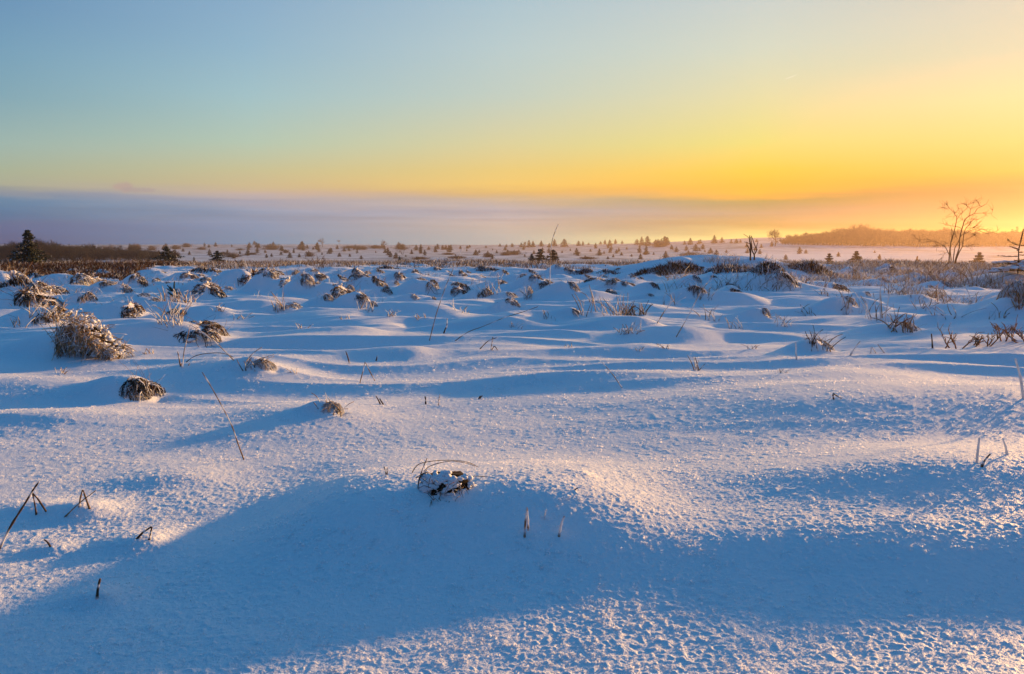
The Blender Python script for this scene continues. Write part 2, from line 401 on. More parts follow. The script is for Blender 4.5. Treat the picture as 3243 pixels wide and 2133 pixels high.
M_WOOD = plant_material("bark", 0)
M_PEAT = plant_material("dark_peat", 0, .95)

# ---------------------------------------------------------------- mesh helpers
def mesh_np(name, V, Q=None, Tr=None, C=None, smooth=False, mat=None, parent=None, vcol=None):
    """V verts; Q quads; Tr triangles; C one colour per vertex."""
    me = bpy.data.meshes.new(name)
    V = np.asarray(V, np.float32); Q = np.zeros((0, 4), np.int32) if Q is None or len(Q) == 0 else np.asarray(Q, np.int32)
    Tr = np.zeros((0, 3), np.int32) if Tr is None or len(Tr) == 0 else np.asarray(Tr, np.int32)
    me.vertices.add(len(V)); me.vertices.foreach_set('co', V.ravel())
    loops = np.concatenate([Q.ravel(), Tr.ravel()]).astype(np.int32)
    me.loops.add(len(loops)); me.loops.foreach_set('vertex_index', loops)
    st = np.concatenate([np.arange(len(Q)) * 4, len(Q) * 4 + np.arange(len(Tr)) * 3]).astype(np.int32)
    me.polygons.add(len(st)); me.polygons.foreach_set('loop_start', st)
    me.polygons.foreach_set('loop_total', np.concatenate([np.full(len(Q), 4), np.full(len(Tr), 3)]).astype(np.int32))
    if smooth: me.polygons.foreach_set('use_smooth', np.ones(len(st), bool))
    me.update(calc_edges=True)
    if C is not None:
        a = me.attributes.new('Col', 'FLOAT_COLOR', 'POINT')
        c4 = np.ones((len(V), 4), np.float32); c4[:, :3] = C; a.data.foreach_set('color', c4.ravel())
    if mat: me.materials.append(mat)
    ob = bpy.data.objects.new(name, me); col.objects.link(ob)
    if parent: ob.parent = parent
    return ob
class MB:
    def __init__(s): s.V = []; s.Q = []; s.T = []; s.C = []; s.n = 0
    def add(s, V, Q, T_, C):
        V = np.asarray(V, float); k = len(V); s.V.append(V)
        if Q is not None and len(Q): s.Q.append(np.asarray(Q) + s.n)
        if T_ is not None and len(T_): s.T.append(np.asarray(T_) + s.n)
        C = np.asarray(C, float); s.C.append(np.tile(C, (k, 1)) if C.ndim == 1 else C); s.n += k
    def tube(s, pts, rad, colr, sides=4):
        pts = np.asarray(pts, float); n = len(pts); rad = np.broadcast_to(np.asarray(rad, float), (n,)) if np.ndim(rad) else np.linspace(rad, rad * .4, n)
        tg = np.gradient(pts, axis=0); tg /= np.linalg.norm(tg, axis=1)[:, None] + 1e-9
        ref = np.array([.31, .87, .2]) if abs(tg[:, 2]).mean() > .6 else np.array([0, 0, 1.0])
        u = np.cross(tg, ref); u /= np.linalg.norm(u, axis=1)[:, None] + 1e-9; v = np.cross(tg, u)
        a = np.arange(sides) * 2 * np.pi / sides
        V = pts[:, None] + rad[:, None, None] * (np.cos(a)[None, :, None] * u[:, None] + np.sin(a)[None, :, None] * v[:, None])
        Q = [(i * sides + j, i * sides + (j + 1) % sides, (i + 1) * sides + (j + 1) % sides, (i + 1) * sides + j) for i in range(n - 1) for j in range(sides)]
        V = V.reshape(-1, 3); T_ = []
        e = (n - 1) * sides
        for j in range(1, sides - 1): T_ += [(e, e + j, e + j + 1), (0, j + 1, j)]
        c = np.asarray(colr, float)
        if c.ndim == 2: c = np.repeat(c, sides, axis=0)
        s.add(V, Q, T_, c)
    def blob(s, c, r, colr, seed=0, lo=0):
        V, T_ = ICO[lo]; g = np.random.default_rng(seed)
        V = V * (1 + .18 * g.standard_normal((len(V), 1)).clip(-1.4, 1.4)); s.add(V * np.asarray(r) + np.asarray(c), None, T_, colr)
    def build(s, name, mat, parent=None, smooth=False):
        return mesh_np(name, np.concatenate(s.V), np.concatenate(s.Q) if s.Q else None, np.concatenate(s.T) if s.T else None, np.concatenate(s.C), smooth, mat, parent)
def _ico(sub):
    p = (1 + 5 ** .5) / 2
    V = [(-1, p, 0), (1, p, 0), (-1, -p, 0), (1, -p, 0), (0, -1, p), (0, 1, p), (0, -1, -p), (0, 1, -p), (p, 0, -1), (p, 0, 1), (-p, 0, -1), (-p, 0, 1)]
    Fc = [(0, 11, 5), (0, 5, 1), (0, 1, 7), (0, 7, 10), (0, 10, 11), (1, 5, 9), (5, 11, 4), (11, 10, 2), (10, 7, 6), (7, 1, 8), (3, 9, 4), (3, 4, 2), (3, 2, 6), (3, 6, 8), (3, 8, 9), (4, 9, 5), (2, 4, 11), (6, 2, 10), (8, 6, 7), (9, 8, 1)]
    V = [np.array(v) / np.linalg.norm(v) for v in V]
    for _ in range(sub):
        mid = {}; nf = []
        def mp(a, b):
            k = (min(a, b), max(a, b))
            if k not in mid: v = V[a] + V[b]; V.append(v / np.linalg.norm(v)); mid[k] = len(V) - 1
            return mid[k]
        for a, b, c in Fc:
            ab, bc, ca = mp(a, b), mp(b, c), mp(c, a); nf += [(a, ab, ca), (b, bc, ab), (c, ca, bc), (ab, bc, ca)]
        Fc = nf
    return np.array(V), np.array(Fc)
ICO = [_ico(0), _ico(1), _ico(2)]
def tag(o, label=None, cat=None, group=None, kind=None):
    for k, v in (('label', label), ('category', cat), ('group', group), ('kind', kind)):
        if v: o[k] = v
    return o
def empty(name, loc, rz=0, sc=1):
    o = bpy.data.objects.new(name, None); col.objects.link(o); o.location = loc; o.rotation_euler = (0, 0, rz)
    o.scale = (sc, sc, sc) if isinstance(sc, (int, float)) else sc; o.empty_display_size = .1
    return o
def copy_tree(root):
    r = root.copy(); col.objects.link(r)
    for ch in root.children:
        c = ch.copy(); col.objects.link(c); c.parent = r
    return r

# ---------------------------------------------------------------- the ground: one sheet
def grain(x, y, r):
    """Hoar-frosted surface: lumps of crystals from a few centimetres down to what the distance still shows."""
    z = np.zeros_like(x)
    soft = .62 + .38 * sst(-.25, .35, perlin(x / .55, y / .35, 71))         # smoother and rougher patches
    for wl, amp, rmax, sd_ in ((.17, .0020, 22, 61), (.064, .0016, 12, 62), (.030, .0019, 7, 63), (.015, .0024, 4.4, 64)):
        f = 1 - sst(rmax * .65, rmax, r)
        m = f > 0
        if not m.any(): continue
        n = perlin(x[m] / wl + 3.1 * sd_, y[m] / (wl * .85), sd_)
        z[m] += amp * f[m] * (soft[m] if wl < .1 else 1) * (np.abs(n) * .8 - .25 + .75 * n)
    return z
def radii():
    r = [0.25]
    while r[-1] < 850:
        q = r[-1]
        d = .05 if q < 1.45 else min(q * q / 1500, max(.0034 * q, .0105))
        if q > 55: d = .0034 * q + (q - 55) * .012
        r.append(q + d)
    return np.array(r)
rs = radii()
a_in = np.arange(-46, 52.01, .072); a_out = np.concatenate([np.arange(52.8, 180, 1.6), np.arange(180, 313.5, 3.0)])
an = np.radians(np.concatenate([a_in, a_out]))
nr, na = len(rs), len(an)
RR, AA = np.meshgrid(rs, an, indexing='ij')
gx = (RR * np.sin(AA)).ravel(); gy = (RR * np.cos(AA)).ravel()
gz = H(gx, gy) + grain(gx, gy, RR.ravel())
ii = np.arange(nr - 1)[:, None] * na; jj = np.arange(na)[None, :]; j2 = (jj + 1) % na
Q = np.stack([ii + jj, ii + na + jj, ii + na + j2, ii + j2], -1).reshape(-1, 4)
V = np.stack([gx, gy, gz], 1); V = np.concatenate([V, [[0, 0, h1(0, 0)]]])
k0 = len(V) - 1; Tc = np.stack([np.full(na, k0), np.arange(na), (np.arange(na) + 1) % na], 1)
ground = mesh_np("snowy_ground", V, Q, Tc, None, True, M_SNOW)
r_ = np.hypot(gx, gy); aa = np.arctan2(gx, gy)
hn = perlin(gx / 26, gy / 11, 81) + .6 * perlin(gx / 9, gy / 5, 82) + .35 * perlin(gx / 3.2, gy / 2.6, 83)
heath = (.30 + .62 * sst(-.15, .65, hn)) * sst(38, 60, r_)
field = np.exp(-((aa - .36) / .17) ** 4 - ((r_ - 250) / 120) ** 4)          # clean white field in front of the right wood
heath *= 1 - .93 * field
heath = np.append(heath, 0).astype(np.float32)
ha = ground.data.attributes.new('heath', 'FLOAT', 'POINT'); ha.data.foreach_set('value', heath)
tag(ground, kind='structure')
print('ground', nr, na, len(V))

# ---------------------------------------------------------------- colours of the vegetation
STRAW = np.array([.42, .30, .17]); TAN = np.array([.26, .17, .095]); BROWN = np.array([.11, .065, .035]); DARK = np.array([.022, .014, .010])
FROST = np.array([.78, .80, .83]); RUST = np.array([.24, .11, .05])
def rc(c, v=.25): return np.clip(np.asarray(c) * (1 + v * (rng.random() * 2 - 1)), 0, 1)

# ---------------------------------------------------------------- tussocks
def tussock_parts(style, seed, fine=1.0, n=None):
    """A tussock of unit radius and unit height: dark heart, arching blades that drape over it, clumps of snow caught on them."""
    g = np.random.default_rng(seed); ph = g.random(4) * 6.28
    V, Tt = ICO[2]; V = V * (1 + .10 * g.standard_normal((len(V), 1)).clip(-1.5, 1.5)); V = V[:, :] * np.array([.92, .88, .68]); V[:, 2] -= .04; V[:, :2] *= (.72 if style == 'tall' else .92)
    V[:, 0] += .12 * (.6 - V[:, 2]); core = (V, Tt)
    bl = MB(); n = n or {'dark': 170, 'black': 90, 'frost': 250, 'snowy': 120, 'tall': 420, 'twig': 70}[style]
    pal = {'dark': ((DARK, .36), (BROWN, .26), (RUST, .08), (TAN, .14), (FROST, .16)), 'black': ((DARK, .55), (BROWN, .25), (FROST, .20)),
           'frost': ((DARK, .12), (BROWN, .20), (TAN, .20), (STRAW, .12), (RUST, .08), (FROST, .28)), 'snowy': ((BROWN, .25), (STRAW, .30), (FROST, .45)),
           'tall': ((STRAW * 1.15, .40), (TAN, .18), (RUST, .06), (FROST, .36)), 'twig': ((BROWN, .5), (TAN, .4), (FROST, .1))}[style]
    ps = np.array([p for _, p in pal]); ps = ps / ps.sum()
    for i in range(n):
        a0 = g.random() * 6.283; r0 = (.86 if g.random() < .7 else .4) * g.random() ** .5; m = 7; t = np.linspace(0, 1, m)
        L_ = (.35 + .75 * g.random()); wander = 1.1 * g.standard_normal(); aa_ = a0 + wander * t * .5 + .25 * g.standard_normal()
        rad = r0 + (1.12 - r0 + .22 * g.standard_normal()) * t * L_ ** .5
        lift = (.05 + .10 * g.random()) * np.sin(t * math.pi)
        lump = 1 + .20 * np.sin(2 * aa_ + ph[0]) + .14 * np.sin(3 * aa_ + ph[1]) + .08 * np.sin(5 * aa_ + ph[2])
        dome = (.80 + .16 * np.sin(aa_ + ph[3])) * np.sqrt(np.maximum(0, 1 - np.minimum(rad / 1.12, 1) ** 2)) + .02; rad = rad * lump
        px_, py_ = rad * np.cos(aa_), rad * np.sin(aa_)
        p = np.stack([px_, py_, dome + lift - .05 * (rad > 1.0)], 1) + .022 * g.standard_normal((m, 3))
        colr = pal[g.choice(len(pal), p=ps)][0] * (1 + .3 * (g.random() - .5))
        wd = (.017 + .020 * g.random()) / fine
        cc = np.tile(colr, (m, 1)); wd = wd * (1.5 if colr[2] > .5 else 1)
        if g.random() < .55:                                         # frost caught on part of the blade
            k = g.integers(0, m - 1); cc[k:k + 2] = FROST * (.8 + .2 * g.random())
        bl.tube(p, np.linspace(wd, wd * .45, m), cc, 3)
    nst = {'tall': 130, 'frost': 60, 'dark': 34, 'black': 16, 'snowy': 22, 'twig': 50}[style]
    for i in range(nst):                                             # upright stray stems
        a0 = g.random() * 6.28; r0 = .85 * g.random() ** .5; L_ = (.35 + .75 * g.random()) * (1.0 if style != 'tall' else .8)
        b = np.array([r0 * math.cos(a0), r0 * math.sin(a0), .70 * (1 - r0 * r0)])
        d = np.array([.5 * g.standard_normal() + .7 * b[0], .5 * g.standard_normal() + .7 * b[1], .9]); d /= np.linalg.norm(d)
        k = .35 * g.standard_normal(2); t = np.linspace(0, 1, 5)[:, None]
        p = b + d * L_ * t; p[:, 0] += k[0] * (t[:, 0] ** 2) * L_; p[:, 1] += k[1] * (t[:, 0] ** 2) * L_; p[:, 2] -= .25 * abs(k[0]) * (t[:, 0] ** 2)
        colr = (TAN, STRAW, FROST, BROWN)[g.integers(0, 4 if style in ('twig', 'dark') else 3)]
        bl.tube(p, np.linspace(.012, .005, 5) / fine, colr * (1 + .3 * (g.random() - .5)), 3)
    sn = MB(); ns_ = {'dark': 34, 'black': 16, 'frost': 60, 'snowy': 60, 'tall': 330, 'twig': 8}[style]
    for i in range(ns_):
        a0 = g.random() * 6.28; el = math.radians(g.choice([g.uniform(48, 90), g.uniform(10, 88)]))
        if style == 'tall': el = min(el, 1.1)
        if style in ('dark', 'black') : a0 = math.pi + .95 * g.standard_normal(); el = math.radians(g.uniform(30, 90))
        rr = (1.0 if style in ('tall', 'frost') else .96) + .06 * g.random(); lp = 1 + .20 * math.sin(2 * a0 + ph[0]) + .14 * math.sin(3 * a0 + ph[1])
        c = np.array([rr * lp * math.cos(el) * math.cos(a0), rr * lp * math.cos(el) * math.sin(a0), rr * (.84 + .16 * math.sin(a0 + ph[3])) * math.sin(el)])
        q = (.045 + .085 * g.random() ** 2) * (1.25 if style == 'snowy' else .8 if style == 'tall' else 1)
        sn.blob(c, (q * g.uniform(.9, 1.8), q * g.uniform(.9, 1.6), q * g.uniform(.5, .8)), FROST, int(g.integers(1e9)), 1)
    return core, bl, sn
def make_tussock(style, seed, loc, s, h, rz=0, fine=1.0, n=None):
    core, bl, sn = tussock_parts(style, seed, fine, n)
    root = empty('grass_tussock', loc, rz, (s, s, h))
    b = MB(); b.add(core[0], None, core[1], DARK); b.build('tussock_heart', M_PEAT, root, True)
    bl.build('grass_blades', M_GRASS, root); sn.build('snow_clumps', M_CLUMP, root, True)
    return root
protos = {}; _gt = []
GEN_TUSS = 'small grass tussocks scattered through the snow of the middle distance'
gen_label = {'dark': "small dark frost-streaked tussock in the crowded middle distance", 'black': "tiny black tussock tip in the back rows by the heather",
             'frost': "small pale frosted tussock in the crowded middle distance", 'snowy': "small snow-covered tussock in the middle distance"}
for i, t in enumerate(T):
    z = h1(t['x'], t['y']); st = t['style']; near_ = t['d'] < 11
    zf = h1(t['x'] + .9 * t['s'], t['y'] - .5 * t['s'])
    base_z = zf - .30 * t['h']; hh = max(z + .13 * t['h'] - base_z, .8 * t['h'])
    if st == 'tall': base_z = zf - .14 * t['h']; hh = t['h'] * .74; t['s'] *= .88
    if st == 'snowy': base_z = zf - .2 * t['h']; hh = z + .12 * t['h'] - base_z
    loc = (t['x'], t['y'], base_z); rz = rng.uniform(-.5, .5)
    if near_: o = make_tussock(st, 500 + i, loc, t['s'], hh, rz, 1.9 if t['d'] < 5.5 else 1.4, {'dark': 420, 'black': 300, 'frost': 480, 'snowy': 240, 'tall': 700, 'twig': 160}[st])
    else:
        k = (st, i % 3)
        if k not in protos: protos[k] = o = make_tussock(st, 900 + len(protos), loc, t['s'], hh, rz)
        else:
            o = copy_tree(protos[k]); o.location = loc; o.scale = (t['s'], t['s'], hh); o.rotation_euler = (0, 0, rz)
    if t['label']: tag(o, t['label'], 'grass tussock')
    else:
        for kk in ('group',):
            if kk in o: del o[kk]
        tag(o, 'x', 'grass tussock', GEN_TUSS); _gt.append((o, _tuss_rows[i][0], _tuss_rows[i][1], {'dark': 'small dark tussock', 'black': 'tiny black tussock', 'frost': 'small pale frosted tussock', 'snowy': 'small snowy tussock'}[st]))
    if t['label'] and 'group' in o: del o['group']
spread_labels(_gt, LAND_MID, ((876, "in the back row"), (892, "in the second row"), (915, "in the middle rows"), (9999, "in the front rows")))

# the tussock on the crest of the front drift: crusted snow lumps round black openings
_t = [t for t in T if t['label'] and 'crest of the front drift' in t['label']][0]
_o = [o for o in col.objects if o.get('label') == _t['label']][0]
for c in list(_o.children): bpy.data.objects.remove(c)
g = np.random.default_rng(77); x, y, z = at(1412, 1560); sc = math.hypot(x, y) / F; _o.location = (x, y + .05, z); _o.scale = (1, 1, 1); _o.rotation_euler = (0, 0, 0)
hb = MB(); lb = MB(); bb = MB()
hb.blob((0, .01, .0), (75 * sc, .075, 46 * sc), DARK * .7, 3, 2); hb.build('tussock_heart', M_PEAT, _o, True)
holes = [(-38, 4, 30, 11), (34, 12, 17, 13), (64, 26, 16, 10), (8, -12, 12, 9)]
for i in range(260):
    a = g.uniform(-90, 90); b_ = g.uniform(-34, 66); 
    if (a / 92) ** 2 + ((b_ - 14) / 52) ** 2 > 1: continue
    if any(((a - hx) * math.cos(.35) + (b_ - hy) * math.sin(.35)) ** 2 / hw ** 2 + ((b_ - hy) * math.cos(.35) - (a - hx) * math.sin(.35)) ** 2 / hh_ ** 2 < 1.15 for hx, hy, hw, hh_ in holes): continue
    dep = -.085 * math.sqrt(max(0, 1 - (a / 95) ** 2 - ((b_ - 14) / 60) ** 2)) + .02; q = g.uniform(4, 10) * sc
    lb.blob((a * sc, dep, b_ * sc), (q * g.uniform(1, 1.7), q, q * g.uniform(.7, 1.1)), FROST, int(g.integers(1e9)), 1)
for i in range(44):
    a = g.uniform(-55, 60); b_ = g.uniform(-25, 55); p = np.array([a * sc, -.085, b_ * sc]); e = np.array([g.normal(.3, .7), g.normal(-.4, .4), g.normal(-.3, .7)]); e /= np.linalg.norm(e); L_ = g.uniform(20, 48) * sc
    q = p + e * L_; mid = (p + q) / 2 + [0, -.01, .012]; bb.tube([p, mid, q], np.array([2.0, 1.7, 1.0]) * sc / 1.8, (RUST, TAN, BROWN, FROST)[g.integers(4)] * g.uniform(.7, 1.2), 4)
lb.build('snow_clumps', M_CLUMP, _o, True); bb.build('grass_blades', M_GRASS, _o)

# the tall straw-coloured tussock: a leaning heap of snow clods hung with upright dry blades
_t = [t for t in T if t['label'] and t['label'].startswith('tall straw-coloured')][0]; _o = [o for o in col.objects if o.get('label') == _t['label']][0]
for c in list(_o.children): bpy.data.objects.remove(c)
x, y, z = at(262, 1128); sc = math.hypot(x, y) / F; _o.location = (x, y + .12, z); _o.scale = (.86, .86, .92); _o.rotation_euler = (0, 0, 0)
def _top(u): return np.interp(u, [-92, -80, -62, -45, -10, 30, 60, 100, 112], [0, 70, 120, 138, 122, 84, 46, 8, 0])
hb = MB(); lb = MB(); bb = MB(); V, Tt = ICO[2]
for (cx_, cz_, rx, rz_) in ((-50, 40, 40, 84), (0, 25, 52, 82), (45, 8, 52, 48)): hb.add(V * np.array([rx * sc * .86, 44 * sc, rz_ * sc * .88]) + np.array([cx_ * sc, .03, (cz_ - 10) * sc]), None, Tt, DARK * 1.5)
hb.build('tussock_heart', M_PEAT, _o, True)
for i in range(330):
    u = g.uniform(-88, 112); v = g.uniform(0, 1) ** .8 * _top(u); f = math.sqrt(max(0, 1 - (v / (_top(u) + 8)) ** 2)); dep = -(20 + 46 * f) * g.uniform(.75, 1.05) * sc
    if (u + 55) ** 2 / 300 + (v - 82) ** 2 / 700 < 1 or (u - 12) ** 2 / 900 + (v - 6) ** 2 / 130 < 1: continue
    if g.random() < .45: dep = abs(dep)
    if g.random() < .3: v = _top(u) + g.uniform(-6, 2); dep = g.uniform(-35, 35) * sc
    q = (2.0 + 4.2 * g.random() ** 2) * sc * (1.1 if u > 0 else .8); lb.blob((u * sc, dep, v * sc), (q * g.uniform(1, 2.2), q * 1.3, q * g.uniform(.6, 1.2)), FROST, int(g.integers(1e9)), 1)
for i in range(900):
    up = i < 170; u = g.uniform(-85, 10) if up else g.uniform(-80, 100); v0 = g.uniform(-6, 30) if up else g.uniform(.2, .95) * _top(u); L_ = (g.uniform(50, 120) if up else g.uniform(22, 60)) * sc
    p = np.array([u * sc, (-1 if g.random() < .7 else 1) * g.uniform(30, 66) * sc, v0 * sc]); d = np.array([g.normal(.05, .16), g.normal(0, .15), 1.]) if up else np.array([g.normal(.5, .6), g.normal(-.5, .5), g.normal(-.35, .55)]); d /= np.linalg.norm(d)
    t = np.linspace(0, 1, 6)[:, None]; pp = p + d * L_ * t; pp[:, 0] += g.normal(0, .12) * L_ * t[:, 0] ** 2; pp[:, 2] -= (.10 if up else .25) * L_ * t[:, 0] ** 2 * abs(g.normal())
    c = (STRAW * 1.2, STRAW * 1.45, STRAW, TAN, FROST * .9, FROST)[g.integers(6)] * g.uniform(.8, 1.15); bb.tube(pp, np.linspace(1.3, .6, 6) * sc, c, 4)
lb.build('snow_clumps', M_CLUMP, _o, True); bb.build('grass_blades', M_GRASS, _o)

# ---------------------------------------------------------------- single stalks and twigs in the near snow
def world_line(foot, pts, depth=0.0):
    """Photo points of a thin stem, taken in the upright plane through its foot; depth tilts it away from the camera."""
    fx, fy, fz = at(*foot); out = []
    for i, p in enumerate(pts):
        yy = fy + depth * i / max(1, len(pts) - 1)
        d = ray(*p); t = yy / d[1]; out.append((d[0] * t, yy, CAMZ + d[2] * t))
    return out, (fx, fy, fz)
def smooth_line(p, k=4):
    p = np.asarray(p, float)
    if len(p) < 3: return p
    n = len(p); t = np.linspace(0, n - 1, (n - 1) * k + 1); out = []
    q = np.vstack([2 * p[0] - p[1], p, 2 * p[-1] - p[-2]])
    for u in t:
        i = min(int(u), n - 2); f = u - i; a, b, c, d = q[i], q[i + 1], q[i + 2], q[i + 3]
        out.append(.5 * ((2 * b) + (c - a) * f + (2 * a - 5 * b + 4 * c - d) * f * f + (3 * b - a - 3 * c + d) * f ** 3))
    return np.array(out)
def stalk(label, lines, wpx=4.0, colr=STRAW, frost=.3, name='grass_stalk', cat='grass stalk', smooth=True, depth=.0, group=None):
    """lines: lists of photo points, each starting at its foot in the snow."""
    foot = lines[0][0]; b = MB(); c0 = None
    for ln in lines:
        w3, f3 = world_line(foot, ln, depth)
        if c0 is None: c0 = np.array(f3)
        w3 = np.array(w3) - c0; w3[0, 2] -= .012
        if smooth: w3 = smooth_line(w3)
        else: w3 = np.concatenate([np.linspace(a, bb, 5)[:-1] for a, bb in zip(w3[:-1], w3[1:])] + [w3[-1:]])
        rad = wpx / F * math.hypot(c0[0], c0[1]) / 2; n = len(w3)
        cc = np.array([FROST * .95 if rng.random() < frost else np.asarray(colr) * (.8 + .4 * rng.random()) for _ in range(n)])
        b.tube(w3, np.linspace(rad, rad * .55, n) * (1 + .12 * rng.standard_normal(n)).clip(.7, 1.4), cc, 5)
    o = b.build(name, M_GRASS, None, True); o.location = c0
    return tag(o, label, cat, group)
stalk("long thin grass stem slanting back from the snow, alone left of the front drift", [[(775,1455),(752,1400),(735,1350),(705,1290),(672,1230),(640,1178)]], 4.5, TAN, .35)
stalk("longest dark stem at the lower left corner, leaning right out of the frame's edge", [[(-12,1745),(30,1672),(75,1600),(104,1552),(124,1524)]], 7, BROWN * .9, .08)
stalk("brown straw folded like a tent beside the longest corner stem", [[(116,1630),(110,1595),(103,1560)],[(146,1610),(122,1582),(103,1560)]], 5.5, BROWN * 1.2, .1, smooth=False)
stalk("brown straw bent into a narrow A on the small left drift", [[(248,1606),(254,1578),(261,1551)],[(284,1604),(272,1578),(263,1551)]], 6.5, TAN * .8, .1, smooth=False)
stalk("thin straight straw crossing in front of the narrow A", [[(195,1636),(250,1594),(303,1553)]], 4.5, TAN, .15)
stalk("thick dark straw folded at a right angle, right of the narrow A", [[(420,1708),(452,1686),(479,1668)],[(469,1712),(476,1690),(481,1668)]], 8, BROWN * .8, .1, smooth=False)
stalk("short dark stub lying at a slant below the corner stems", [[(166,1732),(152,1718),(139,1708)]], 6.5, BROWN, .2)
stalk("single short black twig standing upright at lower left", [[(305,1896),(310,1862),(317,1832)]], 10, BROWN * .9, .15, name='upright_twig', cat='twig')
stalk("tiny V of two brown blades just left of the crest of the front drift", [[(1224,1505),(1220,1490),(1216,1476)],[(1225,1505),(1226,1492),(1226,1480)]], 4.5, BROWN, .1)
stalk("frosted upright stem pair in the blue shade of the front drift", [[(1661,1700),(1664,1650),(1668,1606)],[(1673,1668),(1671,1636),(1669,1606)]], 8, TAN, .6)
stalk("faint short frosted stem between the two taller ones in the drift's shade", [[(1722,1645),(1726,1628),(1731,1612)]], 6, FROST, .7)
stalk("single frosted stem with a snow bead on top, right in the drift's shade", [[(1768,1698),(1777,1662),(1787,1634)]], 9, TAN, .55)
stalk("fallen brown straw bit on the sunlit shoulder of the front drift", [[(1815,1553),(1822,1549),(1831,1545)]], 6, BROWN, .1)
# the arching blades over the front tussock
stalk("pair of long blades arching highest over the crest tussock", [[(1298,1500),(1320,1474),(1352,1462),(1400,1457),(1450,1458),(1490,1466),(1530,1485),(1590,1510),(1672,1540)],[(1325,1528),(1345,1490),(1375,1470),(1430,1460),(1490,1470),(1540,1494),(1560,1532)]], 3.2, TAN * .8, .12, depth=.25)
stalk("lower arching blade springing from the right side of the crest tussock", [[(1415,1550),(1440,1528),(1470,1512),(1510,1507),(1560,1513),(1600,1528),(1652,1552)]], 3.2, TAN * .8, .12, depth=.18)
stalk("stiff brown blades standing at the left of the crest tussock", [[(1322,1548),(1327,1520),(1340,1480),(1353,1450)],[(1322,1548),(1330,1515),(1352,1488)],[(1318,1500),(1350,1496),(1385,1506)]], 4.5, BROWN * 1.3, .2)
stalk("short drooping blade pointing right beyond the crest tussock", [[(1410,1500),(1440,1492),(1475,1510),(1507,1530)]], 3.8, TAN, .2, depth=.1)
# mid distance singles
stalk("very long thin stem leaning right, rising across the middle rows left of centre", [[(1359,1078),(1380,1000),(1394,957),(1412,905),(1428,868),(1448,820),(1464,786)]], 3.0, TAN, .4)
stalk("dark curved stem bowing low to the right, beside the very long thin one", [[(1435,1080),(1480,1052),(1532,1032),(1600,1004),(1660,986),(1704,970)]], 3.0, TAN * .8, .25)
stalk("small dark forked stub between the long thin stem and the curved one", [[(1404,1055),(1410,1042),(1415,1032),(1416,1008)]], 5, BROWN, .2)
stalk("tall pale reed rising above the horizon, nearest the middle of the skyline", [[(1741,905),(1743,829),(1748,767),(1757,735),(1768,709)]], 3.2, STRAW, .5, name='reed')
stalk("long pale stem leaning right over the large smooth hump's left slope", [[(2140,1066),(2180,1000),(2216,930),(2245,890),(2270,853)]], 3.2, STRAW, .6)
stalk("shorter pale stem parallel to the long one, on its left", [[(2080,1022),(2108,980),(2138,943)]], 4, STRAW, .6)
stalk("thin stem leaning left towards the bottom of the middle drift", [[(1973,1227),(1940,1185),(1905,1145)]], 3.8, TAN, .5)
stalk("tall bent stem with a drooping second blade, left of the half-buried tussock", [[(576,1165),(583,1110),(595,1060),(602,1028)],[(760,1155),(700,1100),(660,1062),(603,1028)]], 3.2, STRAW * .8, .4, smooth=False)
stalk("low dark arch of grass between the bent stem and the half-buried tussock", [[(582,1148),(615,1128),(660,1118),(710,1119),(755,1138)]], 3.0, BROWN, .15)
stalk("short crossed blades at the foot of the bent stem", [[(572,1160),(566,1130),(562,1112)],[(566,1176),(575,1150)],[(590,1165),(600,1150)]], 4.5, TAN, .4)
stalk("small A-shaped straw in the open snow left of centre", [[(1138,1213),(1148,1180),(1156,1145)],[(1187,1200),(1168,1170),(1156,1145)]], 4, TAN, .35, smooth=False)
stalk("dark stub leaning left behind the A-shaped straw", [[(1108,1150),(1101,1130),(1095,1112)]], 5.5, BROWN, .15)
stalk("tiny thorn-like tip on a snow peak right of the A-shaped straw", [[(1190,1142),(1193,1134),(1194,1126)]], 5, BROWN, .15)
stalk("slanting brown double stub right of the small snow-capped tuft", [[(1207,1280),(1198,1266),(1190,1253)],[(1216,1278),(1202,1262)]], 5.5, BROWN, .2)
stalk("short black upright stub in the snow hollow below the middle", [[(1348,1279),(1348,1267),(1346,1254)]], 6, DARK * 2, .1)
stalk("thin faint stem just right of the short black stub", [[(1388,1284),(1390,1266),(1393,1248)]], 4, TAN, .4)
stalk("small brown wedge of blades on the next rise right of the faint stem", [[(1517,1263),(1523,1257),(1528,1252)],[(1514,1262),(1519,1256),(1523,1253)]], 5, BROWN, .2)
stalk("upright stem crossing a low arched blade in the middle distance", [[(1554,1108),(1558,1086),(1561,1066)],[(1556,1106),(1566,1096),(1576,1108)],[(1520,1100),(1545,1080),(1575,1068)]], 4, TAN, .3)
stalk("lone straw bent like a check mark on the sunlit crest at right", [[(2642,1264),(2639,1254),(2638,1245),(2665,1262)]], 6, TAN, .3, smooth=False)
stalk("thick frosted stem cut by the right edge, behind the lit crest", [[(3243,1262),(3232,1195),(3216,1135)]], 9, FROST, .7)
stalk("frosted stem with a bead on top, left of three at the right edge", [[(3093,1465),(3097,1425),(3102,1384)]], 8, FROST * .9, .6)
stalk("brown slanting straw between the two frosted stems at the right edge", [[(3106,1478),(3118,1458),(3136,1437)]], 7, BROWN * 1.3, .1)
stalk("frosted stem leaning left, rightmost of the three at the right edge", [[(3193,1440),(3184,1412),(3175,1387)]], 7, FROST * .9, .6)
stalk("single bare dark shoot left of the bilberry twigs", [[(2954,1102),(2952,1078),(2950,1056)]], 5.5, BROWN, .15)
stalk("pale slanting stem in front of the ragged ochre tussock", [[(2690,1125),(2708,1100),(2724,1080)]], 5, FROST * .8, .5)
